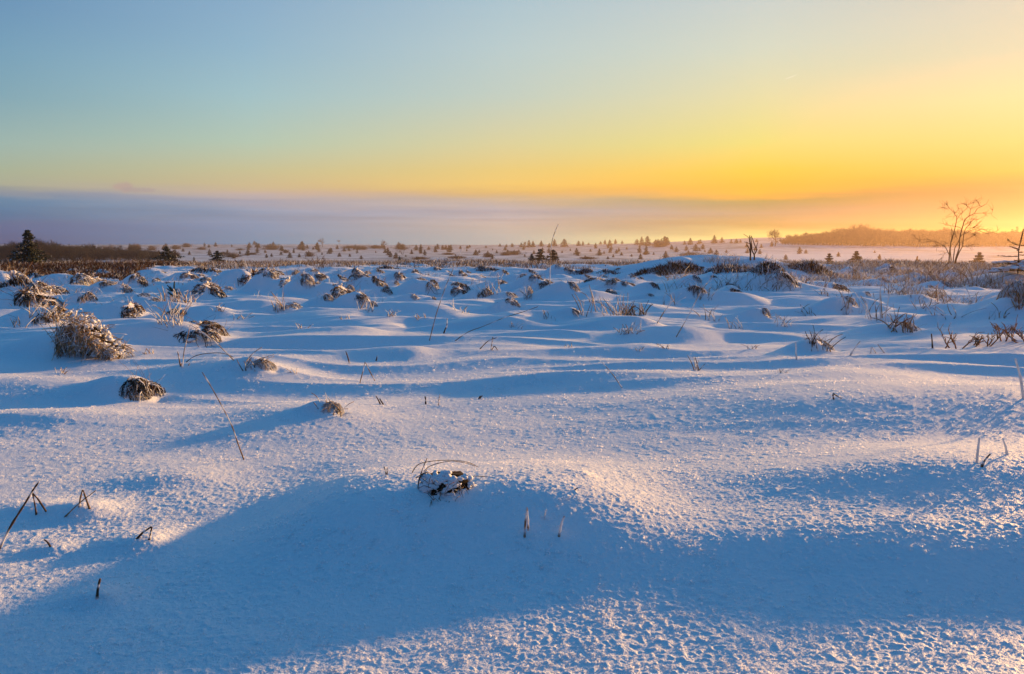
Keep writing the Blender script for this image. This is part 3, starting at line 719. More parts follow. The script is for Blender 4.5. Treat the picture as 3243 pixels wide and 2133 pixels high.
stalk("upright frosted stem left of the ragged ochre tussock", [[(2523,1140),(2521,1110),(2520,1083)]], 5.5, FROST * .8, .6)
stalk("tent-like pair of frosted straws on the long lit crest", [[(2757,1118),(2760,1098)],[(2775,1114),(2762,1098)],[(2804,1116),(2780,1090)]], 5, FROST * .8, .4)

# ---------------------------------------------------------------- sparse tufts: a handful of stems springing from one point of the snow
def tuft(label, px, py, wpx, hpx, n, pal, frost=.3, wst=3.6, name='grass_tuft', seed=0, group=None, bend=.35):
    x, y, z = at(px, py); d = math.hypot(x, y); W = wpx / F * d; Hh = hpx / F * d; g = np.random.default_rng(seed * 77 + 5); b = MB()
    for i in range(n):
        bx, by = (g.random(2) - .5) * np.array([W * .8, W * .5]); dz = h1(x + bx, y + by) - z - .01
        lean = np.array([.42 * g.standard_normal(), .30 * g.standard_normal(), 1.]); lean /= np.linalg.norm(lean)
        L_ = Hh * (.35 + .75 * g.random()); t = np.linspace(0, 1, 6)[:, None]; bd = bend * g.standard_normal(2)
        p = np.array([bx, by, dz]) + lean * L_ * t
        p[:, 0] += bd[0] * L_ * t[:, 0] ** 2; p[:, 1] += bd[1] * L_ * t[:, 0] ** 2; p[:, 2] -= .3 * abs(bd[0]) * L_ * t[:, 0] ** 3
        r = wst / F * d / 2 * (.7 + .5 * g.random())
        base = pal[g.integers(len(pal))] * (1 + .3 * (g.random() - .5))
        cc = np.array([FROST * .9 if g.random() < frost else base for _ in range(6)])
        b.tube(p, np.linspace(r, r * .5, 6), cc, 3)
    o = b.build(name, M_GRASS); o.location = (x, y, z); return tag(o, label, 'grass tuft', group)
G1 = (STRAW, TAN, BROWN); G2 = (STRAW, FROST, TAN); G3 = (RUST, TAN, STRAW)
tuft("wide fan of long pale and dark stems on the middle drift", 1905, 998, 190, 95, 34, G2, .35, 3.4, seed=1, bend=.2)
tuft("dense short brown blades on the right end of the middle drift", 2010, 996, 100, 45, 42, G1, .2, 3.6, seed=2)
tuft("low spray of sunlit straws in front of the middle drift", 1995, 1052, 90, 40, 26, G2, .35, 3.6, seed=3)
tuft("few stiff grey blades in open snow, right of the middle drift's front", 2208, 1172, 46, 55, 8, (TAN, BROWN, FROST), .35, 4.6, seed=4, bend=.1)
tuft("wispy pale stems standing over the tall straw tussock's far side", 150, 1005, 90, 60, 18, G2, .4, 3.2, seed=5)
tuft("tangle of arched brown blades on the small snow-capped tuft", 1045, 1300, 90, 60, 16, (TAN, BROWN, STRAW), .3, 4.2, seed=6, bend=.7)
tuft("frosty stems bristling behind the long low black-bellied tussock", 545, 1022, 90, 95, 26, G2, .5, 3.0, seed=7)
tuft("faint pale stems just left of the snow-lump tussock", 885, 985, 40, 70, 14, G2, .6, 2.8, seed=8)
tuft("dry stems spilling forward from the low half-buried tussock", 800, 1165, 70, 50, 14, G1, .3, 3.8, seed=9, bend=.6)
tuft("backlit brown stems rising from the flat twiggy tussock", 2850, 1040, 90, 60, 26, G3, .2, 4, seed=10)
tuft("tall crossing pale stems, right of the flat twiggy tussock's back", 2790, 1010, 120, 120, 12, G2, .5, 3.4, seed=11, bend=.15)
tuft("pale stems leaning every way over the orange-edged dome tussock", 2705, 990, 100, 95, 14, G2, .5, 3.2, seed=12, bend=.2)
tuft("thin backlit stems left of the young spruce", 3120, 905, 110, 70, 26, (STRAW, TAN, FROST), .3, 3, seed=13)
tuft("sunlit grass fringe on the rise before the bare tree", 3000, 900, 120, 55, 40, (STRAW, TAN, FROST), .3, 2.8, seed=14)
tuft("pale grass fringe at the foot of the dark right-hand heather", 2740, 880, 120, 45, 40, (STRAW, TAN, FROST), .35, 2.8, seed=15)
tuft("bleached fan of grass between the tall reed and the golden tussock", 1672, 945, 34, 48, 16, G2, .5, 3, seed=16)
tuft("loose stems on the ragged ochre tussock", 2590, 1100, 80, 62, 16, G1, .3, 4, seed=17, bend=.3)
tuft("pale stems beside the large dark tussock under the dead tree", 2440, 905, 90, 50, 22, G2, .5, 2.8, seed=18)
tuft("frosty grass around the little fir sprig", 560, 955, 120, 48, 50, G2, .45, 2.8, seed=19)
tuft("reddish straws on the steep drift at the right edge", 3232, 960, 60, 50, 30, G3, .3, 3.4, seed=20)
tuft("fine stems on the right side of the twin-topped tussock", 1165, 985, 70, 60, 12, G2, .5, 2.8, seed=21)
tuft("thin reeds leaning right beside the round jet-black tussock's front", 1570, 930, 70, 80, 10, G2, .5, 2.8, seed=22, bend=.15)
k = 40; _st = []
for (px, py, w_, h_) in [(1250,1000,60,30),(1460,985,60,34),(1330,1010,50,24),(1090,1010,50,20),(960,1040,40,22),(760,1010,60,24),(690,985,40,30),(1740,1010,60,34),(1640,1035,50,24),(2250,1010,70,60),(2330,1040,60,40),(2480,1030,60,48),(2560,1000,70,50),(2920,980,70,48),(3000,1000,90,60),(3080,960,80,52),(2960,940,80,40),(2860,930,70,40),(2610,935,60,34),(2560,890,60,30),(2380,1105,40,26),(2100,1100,50,24),(1800,1100,40,18),(330,1040,50,30),(60,1030,60,30),(470,1120,40,24),(200,1180,60,24),(930,1180,40,24),(2480,1180,34,22),(2230,945,60,50),(2120,960,60,50),(1880,960,70,50),(3150,1010,60,50),(2030,1110,50,20)]:
    k += 1; _o = tuft("sparse pale grass stems poking through open snow in the middle distance", px, py, w_, h_, 9, G2, .45, 3.0, seed=k, group="sparse grass stems poking through the open snow"); _st.append((_o, px, py, "sparse pale grass stems"))
spread_labels(_st, LAND_MID, ((960, "far back in the snow"), (1045, "in the open middle snow"), (9999, "on the smooth nearer snow")))

# ---------------------------------------------------------------- bilberry twigs at the right
def twigs(label, px, py, wpx, hpx, n, seed, colr):
    x, y, z = at(px, py); d = math.hypot(x, y); W = wpx / F * d; Hh = hpx / F * d; g = np.random.default_rng(seed); b = MB()
    def grow(p, dr, L_, r, lev):
        q = p + dr * L_; m = (p + q) / 2 + .08 * L_ * g.standard_normal(3)
        cc = np.array([colr, colr * 1.1, FROST * .8 if g.random() < .35 else colr * 1.2]); b.tube([p, m, q], [r, r * .85, r * .7], cc, 4)
        if lev:
            for _ in range(g.integers(2, 4)):
                e = dr + .55 * g.standard_normal(3); e[2] = abs(e[2]) * .7 + .35; e /= np.linalg.norm(e)
                f = .35 + .65 * g.random(); grow(p + dr * L_ * f, e, L_ * (.55 + .3 * g.random()), r * .65, lev - 1)
    for i in range(n):
        p = np.array([(g.random() - .5) * W, (g.random() - .5) * W * .5, -.01]); p[2] = h1(x + p[0], y + p[1]) - z - .01
        e = np.array([.5 * g.standard_normal(), .4 * g.standard_normal(), 1.]); e /= np.linalg.norm(e); grow(p, e, Hh * .5 * (.6 + .6 * g.random()), 4.0 / F * d / 2, 2)
    o = b.build('bare_twig_shrub', M_GRASS); o.location = (x, y, z); tag(o, label, 'shrub')
twigs("bare brown shrub with one stout upright stem, left of the three at the right", 3015, 1102, 60, 84, 4, 3, np.array([.30, .155, .07]))
twigs("low bare twigs between the stout-stemmed shrub and the dense one", 3098, 1095, 60, 50, 5, 4, np.array([.28, .145, .065]))
twigs("dense backlit bare shrub at the right edge", 3175, 1088, 130, 80, 10, 5, np.array([.33, .165, .065]))

# ---------------------------------------------------------------- trees of the plain
NEEDLE = np.array([.035, .045, .028]); TWIG = np.array([.085, .060, .045])
def spruce_parts(seed, whorls=11, per=9, tri=26, full=.36, frost=.22, ragged=.2, leaf=1.0):
    """Unit-height spruce: trunk plus a crown of drooping needle-covered boughs made of small leaf faces."""
    g = np.random.default_rng(seed); tr = MB(); tr.tube([(0, 0, -.05), (0, 0, .3), (.004, 0, .7), (0, 0, 1.0)], [.022, .017, .009, .003], TWIG * .7, 6)
    V = []; Fc = []; C = []
    for w_ in range(whorls):
        u = w_ / (whorls - 1); zc = .05 + .90 * u ** .92; R_ = full * (1 - u) ** .85 * (1 + ragged * g.standard_normal()) + .025
        for k in range(per):
            a = 6.283 * (k + g.random() * .8) / per + w_; L_ = max(.02, R_ * (1 + ragged * g.standard_normal()))
            dirv = np.array([math.cos(a), math.sin(a), -.18 + .45 * u + .1 * g.standard_normal()])
            tr.tube([(0, 0, zc), tuple(np.array([0, 0, zc]) + dirv * L_)], [.006, .002], TWIG * .7, 3)
            for j in range(tri):
                f = .12 + .88 * g.random(); p = np.array([0, 0, zc]) + dirv * L_ * f; p[2] -= .05 * f * f * L_ / .3
                sz = leaf * (.030 + .03 * g.random()) * (1.15 - .5 * f) * (1 - .45 * u); s1 = g.standard_normal(3); s1[2] *= .5; s1 /= np.linalg.norm(s1); s2 = np.cross(s1, g.standard_normal(3)); s2 /= np.linalg.norm(s2)
                p = p + .018 * g.standard_normal(3) * np.array([1, 1, .6])
                k0 = len(V); V += [p - s1 * sz, p + s1 * sz, p + s2 * sz * .7 + np.array([0, 0, -.3 * sz])]; Fc.append((k0, k0 + 1, k0 + 2))
                c = FROST * .6 if g.random() < frost else NEEDLE * (.6 + .8 * g.random()); C += [c, c, c]
    return tr, (V, Fc, C)
def make_spruce(seed, loc, h, rz=0, name='spruce_tree', **k):
    tr, (V, Fc, C) = spruce_parts(seed, **k); root = empty(name, loc, rz, h); tr.build('trunk', M_WOOD, root)
    mesh_np('crown', V, None, Fc, C, False, M_LEAF, root); return root
def bare_parts(seed, levels=5, spread=.6, stems=1, tw=TWIG, top=1.0, rad=.022, kids=3):
    """Unit-height leafless tree: limbs that fork into a fine twig crown."""
    g = np.random.default_rng(seed); tr = MB(); cr = MB()
    def grow(p, d, L_, r, lev):
        n = 3; pts = [p]; dd = d.copy()
        for i in range(n): dd = dd + .16 * g.standard_normal(3); dd[2] += .06; dd /= np.linalg.norm(dd); pts.append(pts[-1] + dd * L_ / n)
        (tr if lev >= levels - 1 else cr).tube(pts, np.linspace(r, r * .62, n + 1), tw * (.8 + .4 * g.random()), 5 if lev >= levels - 1 else 3)
        if lev > 0:
            for _ in range(kids + (g.random() < .4)):
                e = dd + spread * g.standard_normal(3); e[2] += .12; e /= np.linalg.norm(e); f = .45 + .55 * g.random(); i = min(n - 1, int(f * n))
                q = pts[i] + (pts[i + 1] - pts[i]) * (f * n - i); grow(q, e, L_ * (.60 + .16 * g.random()), r * .60, lev - 1)
    for s in range(stems):
        d = np.array([.28 * g.standard_normal(), .28 * g.standard_normal(), 1.]) if stems > 1 else np.array([0, 0, 1.]); d /= np.linalg.norm(d)
        grow(np.array([.03 * g.standard_normal() * (stems > 1), .03 * g.standard_normal() * (stems > 1), -.03]), d, .34, rad, levels)
    allv = np.concatenate(tr.V + cr.V); k = 1.0 / allv[:, 2].max()
    tr.V = [v * k for v in tr.V]; cr.V = [v * k for v in cr.V]
    return tr, cr
def make_bare(seed, loc, h, name='bare_tree', **k):
    tr, cr = bare_parts(seed, **k); root = empty(name, loc, 0, h); tr.build('trunk', M_WOOD, root); cr.build('twigs', M_WOOD, root); return root
def gpos(px, py, dist=None):
    """Ground point seen at a photo pixel; with dist, the point of that distance in the same direction (its foot may be hidden)."""
    if dist is None: return atp(px, py)
    d = ray(px, py); k = dist / math.hypot(d[0], d[1]); x, y = d[0] * k, d[1] * k; return x, y, h1(x, y)
def hfrom(px, ytop, x, y, z):
    """Height a thing at (x,y) needs so that its top shows at photo row ytop."""
    d = ray(px, ytop); t = math.hypot(x, y) / math.hypot(d[0], d[1]); return CAMZ + d[2] * t - z

# the dark spruce at the left
x, y, z = gpos(95, 835, 43); o = make_spruce(3, (x, y, z - .05), hfrom(95, 722, x, y, z), whorls=14, per=11, tri=44, full=.36, frost=.10, ragged=.28, leaf=1.25)
tag(o, "tallest dark spruce at the left, standing up against the grey cloud bank", 'spruce tree')
# nearer trees with a look of their own
sp = [  # px, top, distance, full, label
 (530,776,60,.62,"broad bushy spruce with snow on its boughs, half hidden by the left heather strip"),
 (690,790,52,.75,"squat dark young spruce clump just beyond the plateau edge, left of the middle"),
 (1266,808,46,.30,"slender young spruce just behind the plateau edge, left of the picture's middle"),
 (1684,800,52,.42,"feathery young spruce just behind the plateau edge, left of the tall reed"),
 (1752,788,95,.36,"olive spruce directly behind the tall reed"),
 (1710,786,100,.36,"olive spruce left of the one behind the tall reed"),
 (2710,792,120,.40,"largest orange-hazed spruce in the hollow before the right wood"),
 (3100,796,110,.40,"faint orange spruce just left of the bare tree's foot"),
 (2625,800,115,.45,"low round orange-hazed spruce on the edge of the right heather"),
]
for i, (px, top, dist, full, lab) in enumerate(sp):
    x, y, z = gpos(px, 840, dist); h = hfrom(px, top, x, y, z); o = make_spruce(20 + i, (x, y, z - .05), h, full=full * 1.15, whorls=10, per=11, tri=44, leaf=1.5, frost=.12); tag(o, lab, 'spruce tree')
# the many small spruces: photo x, foot row, top row (drawn off the photograph)
gw0 = np.random.default_rng(55)
small = """648 780 767|683 780 765|734 781 772|664 808 788|615 830 812|550 812 790|790 783 768|788 800 790|815 800 784|958 783 764|1003 790 777|806 772 763|866 777 765|992 790 781|955 787 766|1046 794 784|1068 788 776|1004 786 777|918 816 800|948 814 802|1120 790 783|1210 785 770|1217 788 776|1228 796 784|1275 790 778|1108 812 803|1075 812 800|1144 820 808|1229 806 790|1236 814 796|1304 804 790|1254 818 800|1318 792 776|1332 802 780|1345 808 792|1358 790 780|1378 790 778|1386 788 773|1402 790 776|1412 790 776|1423 798 780|1458 788 778|1321 822 812|1443 810 804|1505 804 794|1518 800 790|1539 784 776|1583 780 771|1604 782 773|1622 782 770|1651 782 769|1675 783 762|1688 782 764|1714 780 763|1718 800 784|1740 783 770|1756 779 758|1787 781 758|1832 778 763|1846 777 764|1864 775 768|1902 772 764|1916 770 760|1931 778 760|1949 770 758|1970 772 762|1826 806 786|1898 808 788|1952 802 790|1960 796 784|2017 774 758|2032 776 752|2050 778 750|2076 770 758|2084 772 758|2094 776 757|2105 778 750|2112 776 752|2025 800 782|2046 806 780|2028 820 803|2108 818 796|2142 798 782|2168 774 762|2186 774 755|2203 794 774|2212 772 760|2218 770 758|2250 802 785|2268 820 792|2262 770 746|2286 768 752|2316 770 757|2332 770 756|2345 768 758|2396 766 756|2532 803 783|2655 812 798|2770 800 792|2785 822 805|2488 822 806|2552 802 790|228 812 790|310 816 793|300 800 780|268 812 785|345 800 787|440 828 803|470 826 805|250 800 783|375 800 784|150 820 800|412 790 772|520 790 776|1130 802 796|1190 800 794|1285 812 806|1478 795 788|1560 792 786|1630 800 792|1662 812 804|1780 800 792|1806 794 786|1870 796 788|1925 820 810|1985 790 782|2000 812 804|2070 806 798|2130 790 782|2155 812 804|2180 800 792|2235 812 804|2300 800 790|2320 818 808|890 806 796|930 800 790|970 802 795|1020 806 798|860 812 802|840 800 791|760 804 794|720 800 790|740 818 806|600 806 795|580 796 786"""
pal_sp = []; _sp = []; _bu = []
for _ in range(75):                             # and the scatter of still smaller ones between them
    _px = gw0.uniform(430, 2450); _py = 783 + 36 * gw0.random() ** 1.6 - (6 if _px > 2150 else 0); small += f"|{_px:.0f} {_py:.0f} {_py - gw0.uniform(8, 17):.0f}"
for i, row in enumerate(small.split('|')):
    px, fy, ty = map(float, row.split()); x, y, z = atp(px, fy); h = max(.5, hfrom(px, ty, x, y, z)); hh = min(h, 14)
    if i < 6: o = make_spruce(60 + i, (x, y, z - .05), hh, full=.36 + .05 * (i % 4), whorls=9, per=9, tri=30, frost=.08, leaf=1.7); pal_sp.append(o)
    else:
        o = copy_tree(pal_sp[int(rng.integers(6))]); o.location = (x, y, z - .05); s = hh * 1.12; o.scale = (s * rng.uniform(1.0, 1.5), s * rng.uniform(1.0, 1.5), s); o.rotation_euler = (0, 0, rng.uniform(0, 6.28))
    _sp.append((o, px, fy, f"{'tiny' if fy - ty < 13 else 'small'} spruce"))
    zone = ("on the snowy plain at left, before the dark wood" if px < 760 else "on the snowy plain left of the middle" if px < 1500 else "on the snowy plain around the middle" if px < 2000 else "glowing ochre in the haze right of the middle")
    size = "tiny" if fy - ty < 13 else "small"
    tag(o, f"{size} cone-shaped spruce {zone}", 'spruce tree', f"{size} spruces {zone}")
# round bushes and bare trees of the plain
bushes = """860 790 773 70|980 812 798 40|955 790 776 40|1110 786 777 66|1190 786 776 66|1150 790 778 36|1270 789 772 48|1135 790 777 30|556 788 776 42|590 782 770 40|640 790 782 40|735 814 800 70|710 806 797 50|1545 814 800 46|1630 806 793 66|1600 808 797 40|2085 782 762 60|1860 820 812 80|1450 818 810 90|1330 820 812 70|905 800 790 30|1420 806 800 60|800 806 799 44|2190 812 798 90|2300 822 815 60|480 792 778 40|430 790 772 44|760 792 786 30"""
spread_labels(_sp, LAND_FAR, ((778, 'on the rising skyline'), (792, 'far out'), (809, 'halfway across the plain'), (9999, 'at the plain edge')))
bp = []
def bush_parts(seed):
    g = np.random.default_rng(seed); cr = MB()
    for i in range(150):
        a = g.random() * 6.283; el = g.random() ** .6 * 1.5; L_ = .75 + .3 * g.random()
        d = np.array([math.cos(a) * math.cos(el) * 1.0, math.sin(a) * math.cos(el), math.sin(el)]); p0 = np.array([.35 * g.standard_normal(), .35 * g.standard_normal(), 0]) * .6
        m = p0 + d * L_ * .55 + .06 * g.standard_normal(3); q = p0 + d * L_ + .08 * g.standard_normal(3); c = TWIG * (.7 + .6 * g.random())
        cr.tube([p0, m, q], [.016, .012, .007], c, 3)
        for j in range(5):
            e = d + .7 * g.standard_normal(3); e /= np.linalg.norm(e); s0 = m + (q - m) * g.random(); cc = FROST * .55 if g.random() < .15 else c
            cr.tube([s0, s0 + e * .2], [.010, .006], cc, 3)
    return cr
for i, row in enumerate(bushes.split('|')):
    px, fy, ty, wp = map(float, row.split()); x, y, z = atp(px, fy); h = max(.6, hfrom(px, ty, x, y, z)); wd = wp / F * math.hypot(x, y) / 2
    if i < 4:
        o = bush_parts(200 + i).build('willow_bush', M_WOOD); bp.append(o)
    else: o = bp[i % 4].copy(); col.objects.link(o)
    o.location = (x, y, z); o.scale = (wd, wd * .7, h)
    labs = {0: "wide brown willow bush with a thin tree behind it, left of the middle", 3: "left half of the long dark thicket on the skyline left of the middle", 4: "right half of the long dark thicket on the skyline, below a leaning tree", 14: "long rust-brown thicket in the snow beyond the tall reed's left", 16: "dense ochre thicket between spruces on the skyline right of the middle", 6: "rounded willow bush right of the long dark thicket"}
    if i in labs: tag(o, labs[i], 'bush')
    else:
        zone = "left of the middle" if px < 1400 else "right of the middle"
        tag(o, 'x', 'bush', f"willow bushes on the plain {zone}"); _bu.append((o, px, fy, 'low brown willow bush'))
spread_labels(_bu, LAND_FAR, ((785, 'on the skyline'), (798, 'far out on the plain'), (810, 'halfway across the plain'), (9999, 'at the plain edge')))
bt = [ # px, foot, top, label, stems, spread
 (1022,786,752,"windswept bare tree fading into the mist, left of the long thicket",1,.7,650),
 (1078,786,757,"faintest bare tree in the mist, right of the windswept one",1,.7,800),
 (1216,786,757,"leaning round-headed tree rising from the long dark thicket",1,.6,None),
 (1275,806,772,"small spreading thorn tree in front of the rounded willow bush",3,.8,None),
 (1012,832,800,"thin scraggy birch standing just beyond the plateau edge, left of the middle",1,.6,75),
 (1275,836,806,"small bare bush tree by the slender young spruce",4,.6,60),
 (700,836,812,"",0,0,0),
 (2455,800,720,"round-headed bare tree at the left end of the right wood",3,.6,430),
 (895,838,812,"bare grey willow with fine twigs at the plateau edge, left of the middle",6,.5,56),
 (345,805,768,"large round tree rising above the left wood, leftmost of its two big crowns",3,.6,300),
 (430,805,768,"large round tree rising above the left wood, rightmost of its two big crowns",3,.6,300),
 (390,835,800,"bare pinkish bush between the left wood and the heather strip",7,.5,75),
 (275,838,802,"bare twiggy willow behind the left heather strip",7,.5,62),
 (1665,783,761,"small bare tree among the spruces left of the tall reed",3,.6,None),
]
for i, (px, fy, ty, lab, st, spd, dist) in enumerate(bt):
    if not lab: continue
    x, y, z = gpos(px, fy, dist); h = hfrom(px, ty, x, y, z); tw = TWIG
    o = make_bare(300 + i, (x, y, z - .05), h, levels=5 if h > 5 else 4, spread=spd, stems=st, rad=.022 if st < 3 else .014, kids=3); tag(o, lab, 'tree')

# ---------------------------------------------------------------- the woods: masses of bare trees that cannot be told apart
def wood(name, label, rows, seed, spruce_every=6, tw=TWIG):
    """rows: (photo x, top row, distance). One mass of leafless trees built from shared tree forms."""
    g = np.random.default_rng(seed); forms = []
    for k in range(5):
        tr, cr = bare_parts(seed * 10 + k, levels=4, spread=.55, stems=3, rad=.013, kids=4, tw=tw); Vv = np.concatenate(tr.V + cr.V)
        Qs = []; off = 0
        for mb in (tr, cr):
            Qs.append(np.concatenate(mb.Q) + off); off += mb.n
        Cc = np.concatenate(tr.C + cr.C); forms.append((Vv, np.concatenate(Qs), Cc))
    VV = []; QQ = []; CC = []; n = 0
    for (px, ty, dist) in rows:
        x, y, z = gpos(px, 800, dist); h = max(2.5, hfrom(px, ty, x, y, z) * g.choice([.8, .9, 1, 1.06, 1.12])); Vv, Qq, Cc = forms[g.integers(5)]
        a = g.random() * 6.28; ca, sa = math.cos(a), math.sin(a); s = h * g.uniform(.85, 1.15)
        W = Vv.copy(); W[:, :2] = (Vv[:, :2] @ np.array([[ca, -sa], [sa, ca]])) * s * 1.15; W[:, 2] *= h; W += (x, y, z - .3)
        VV.append(W); QQ.append(Qq + n); CC.append(Cc * g.uniform(.7, 1.2)); n += len(W)
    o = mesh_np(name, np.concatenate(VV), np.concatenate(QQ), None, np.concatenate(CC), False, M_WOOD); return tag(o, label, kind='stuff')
def skyline(pts, step, layers, d0, dd, jit, g):
    xs = np.arange(pts[0][0], pts[-1][0], step); rows = []
    for l in range(layers):
        for px in xs:
            px = px + g.uniform(-step, step) * .5; ty = np.interp(px, [p[0] for p in pts], [p[1] for p in pts]) + 9 * float(perlin(np.array([px / 26.]), np.array([l * 3.3]), 17)[0]) + 5 * (g.random() - .5); rows.append((px, ty + jit * abs(g.standard_normal()) + l * 2.0, d0 + l * dd + g.uniform(-12, 12)))
    return rows
gw = np.random.default_rng(5)
wood('right_wood', "long bare wood glowing orange in the haze at the right", skyline([(2480,748),(2500,740),(2560,734),(2640,726),(2660,717),(2700,713),(2740,713),(2790,720),(2830,722),(2870,724),(2930,720),(2960,722),(2985,716),(3010,720),(3060,724),(3130,728),(3180,726),(3243,724),(3400,724)], 8, 4, 520, -20, 9, gw), 7)
wood('left_wood', "dark bare wood under the grey cloud bank at the far left", skyline([(-120,756),(0,762),(60,762),(130,756),(170,757),(230,767),(290,773),(340,772),(400,776),(480,780),(560,784)], 10, 3, 270, -22, 12, gw), 9, tw=np.array([.020, .021, .028]))  # twig colour darkened and cooled to stand in for the cloud's shade
wood('left_near_scrub', "dark bare scrub standing in front of the left wood", skyline([(-60,798),(0,795),(60,800),(110,796),(190,800),(250,808),(330,815)], 30, 2, 120, -20, 9, gw), 10, tw=np.array([.028, .026, .030]))  # cloud shade painted into these twigs too, as in the wood behind
# single spruces that stand out of the right wood
for i, (px, ty) in enumerate([(2878, 722), (2985, 718), (3215, 716), (3200, 724)]):
    x, y, z = gpos(px, 800, 480); h = hfrom(px, ty, x, y, z)
    o = make_spruce(400 + i, (x, y, z), h, full=.22, whorls=10, per=8, tri=16, frost=0); tag(o, ["single round-topped conifer above the right wood, farthest left", "pointed conifer above the right wood, directly left of the bare tree's crown", "taller of the twin conifers above the wood at the right edge", "shorter of the twin conifers above the wood at the right edge"][i], 'conifer')

# ---------------------------------------------------------------- the bare rowan at the right and the dead forked tree, drawn limb by limb
def limb_tree(name, label, cat, limbs, conv, foot, dist, thick, colr, seed, twig_len=.0, twig_n=0, depth=.5):
    g = np.random.default_rng(seed); fx, fy, fz = gpos(*foot, dist); root = empty(name, (fx, fy, fz)); tr = MB(); tw = MB()
    base = np.array([fx, fy, fz]); sc = math.hypot(fx, fy) / F
    for (w0, w1, pts) in limbs:
        P3 = []; off = 0.0; slope = depth * g.standard_normal() * .5; n = len(pts)
        for i, p in enumerate(pts):
            px, py = conv(*p); yy = fy + slope * i / n; d = ray(px, py); t = yy / d[1]; P3.append((d[0] * t, yy, CAMZ + d[2] * t))
        P3 = smooth_line(np.array(P3) - base, 3)
        if pts[0][1] >= limbs[0][2][0][1] - 15: P3[0, 2] -= .15
        (tr if w0 >= 2.2 else tw).tube(P3, np.linspace(w0, w1, len(P3)) * sc / 2 * thick, colr * (.85 + .3 * g.random()), 6 if w0 >= 2.2 else 4)
        if twig_n:
            m = len(P3)
            for _ in range(int(twig_n * (1.6 if w0 < 2.2 else 1))):
                i = g.integers(m // 3, m); q = P3[i]; dr = P3[i] - P3[max(0, i - 2)]; dr = dr / (np.linalg.norm(dr) + 1e-6) + .6 * g.standard_normal(3); dr[2] += .1; dr /= np.linalg.norm(dr)
                L_ = twig_len * (.4 + .9 * g.random()); mid = q + dr * L_ * .5 + .05 * L_ * g.standard_normal(3); e = mid + (dr + .35 * g.standard_normal(3)) * L_ * .5
                tw.tube([q, mid, e], np.array([1.1, .9, .6]) * sc / 2 * thick, colr, 3)
                if g.random() < .6:
                    e2 = mid + (dr + .7 * g.standard_normal(3)) * L_ * .35; tw.tube([mid, e2], np.array([.9, .5]) * sc / 2 * thick, colr, 3)
    tr.build('trunk', M_WOOD, root); 
    if tw.V: tw.build('branches', M_WOOD, root)
    return tag(root, label, cat)
cv = lambda a, b: (2843 + a * .16807, 620 + b * .16807)
rowan = [
 (6.0, 2.4, [(965,1262),(975,1100),(1000,900),(1020,820),(1050,720),(1080,600),(1110,450),(1110,370)]),
 (5.0, 2.2, [(1010,1255),(1000,1120),(990,1000),(1010,860),(1025,700),(1010,600)]),
 (6.5, 1.6, [(1075,1260),(1110,1130),(1160,980),(1165,850),(1190,700),(1230,560),(1260,460),(1340,380),(1440,330),(1500,240),(1590,190),(1670,150)]),
 (4.5, 1.6, [(1040,1255),(1060,1100),(1080,970),(1150,850),(1200,740),(1300,690),(1400,640),(1500,640),(1600,680),(1720,715)]),
 (4.5, 1.6, [(1085,1255),(1150,1080),(1220,950),(1230,860),(1250,700),(1290,600),(1350,540),(1430,440),(1530,445)]),
 (3.4, 1.2, [(965,1100),(900,970),(800,900),(700,860),(600,850),(500,870),(380,860)]),
 (2.0, 1.0, [(650,850),(560,810),(430,830),(360,800)]), (1.6, .9, [(860,940),(780,935),(700,938)]),
 (2.4, 1.1, [(1200,610),(1130,580),(1000,560),(900,535),(840,515)]),
 (2.0, 1.0, [(1120,440),(1180,340),(1260,270),(1310,220),(1300,170),(1370,150),(1450,110)]),
 (2.1, 1.0, [(1100,380),(1040,300),(970,220),(905,140)]), (1.6, .8, [(970,225),(900,235),(850,220)]), (1.6, .8, [(1080,320),(1140,240)]),
 (2.3, 1.1, [(1340,380),(1370,250),(1300,180),(1220,130)]), (1.9, 1.0, [(1440,330),(1600,320),(1765,320),(1785,265)]),
 (1.6, .8, [(1580,192),(1540,170),(1535,100)]), (1.6, .8, [(1500,640),(1620,630),(1750,690),(1890,655)]),
 (2.0, 1.0, [(1220,950),(1320,940),(1430,905)]), (2.2, 1.0, [(1180,880),(1260,830),(1370,780),(1420,740),(1540,790)]),
 (1.6, .9, [(1290,600),(1400,600),(1480,600),(1560,640)]), (1.6, .9, [(1262,470),(1360,440),(1440,420)]), (1.6, .9, [(1220,450),(1200,350)]),
 (1.8, .9, [(1165,850),(1100,760),(1080,690)]), (1.6, .8, [(955,1050),(880,1090),(830,1170)]), (1.6, .8, [(1250,700),(1340,640),(1420,590),(1500,540)]),
 (1.5, .8, [(1230,560),(1300,520),(1400,480)]), (1.5, .8, [(1300,690),(1400,700),(1470,740)]), (1.5, .8, [(990,1000),(930,900),(890,920)]),
]
limb_tree('bare_rowan', "many-stemmed bare tree silhouetted against the orange haze at the right", 'tree', rowan, cv, (3021, 833), 41, .60, np.array([.13, .075, .04]), 4, .32, 8, .9)
cd = lambda a, b: (2000 + a * .21008, 680 + b * .21008)
dead = [(4.6, 2.4, [(1792,655),(1795,480),(1780,380),(1780,310)]), (1.9, 1.2, [(1780,360),(1740,320),(1690,290)]), (1.9, 1.2, [(1790,440),(1750,420),(1700,405)]), (3.0, 2.0, [(1790,575),(1770,500),(1735,450)]),
 (4.2, 2.2, [(1852,650),(1850,600),(1820,540),(1810,440),(1798,330)]), (3.0, 1.8, [(1850,600),(1885,530),(1860,460),(1820,350),(1800,310)]), (2.6, 1.5, [(1885,530),(1885,480),(1910,400)]), (1.8, 1.2, [(1862,570),(1850,510)]), (1.5, 1.0, [(1885,530),(1905,525)])]
xh, yh, zh = at(2378, 824)
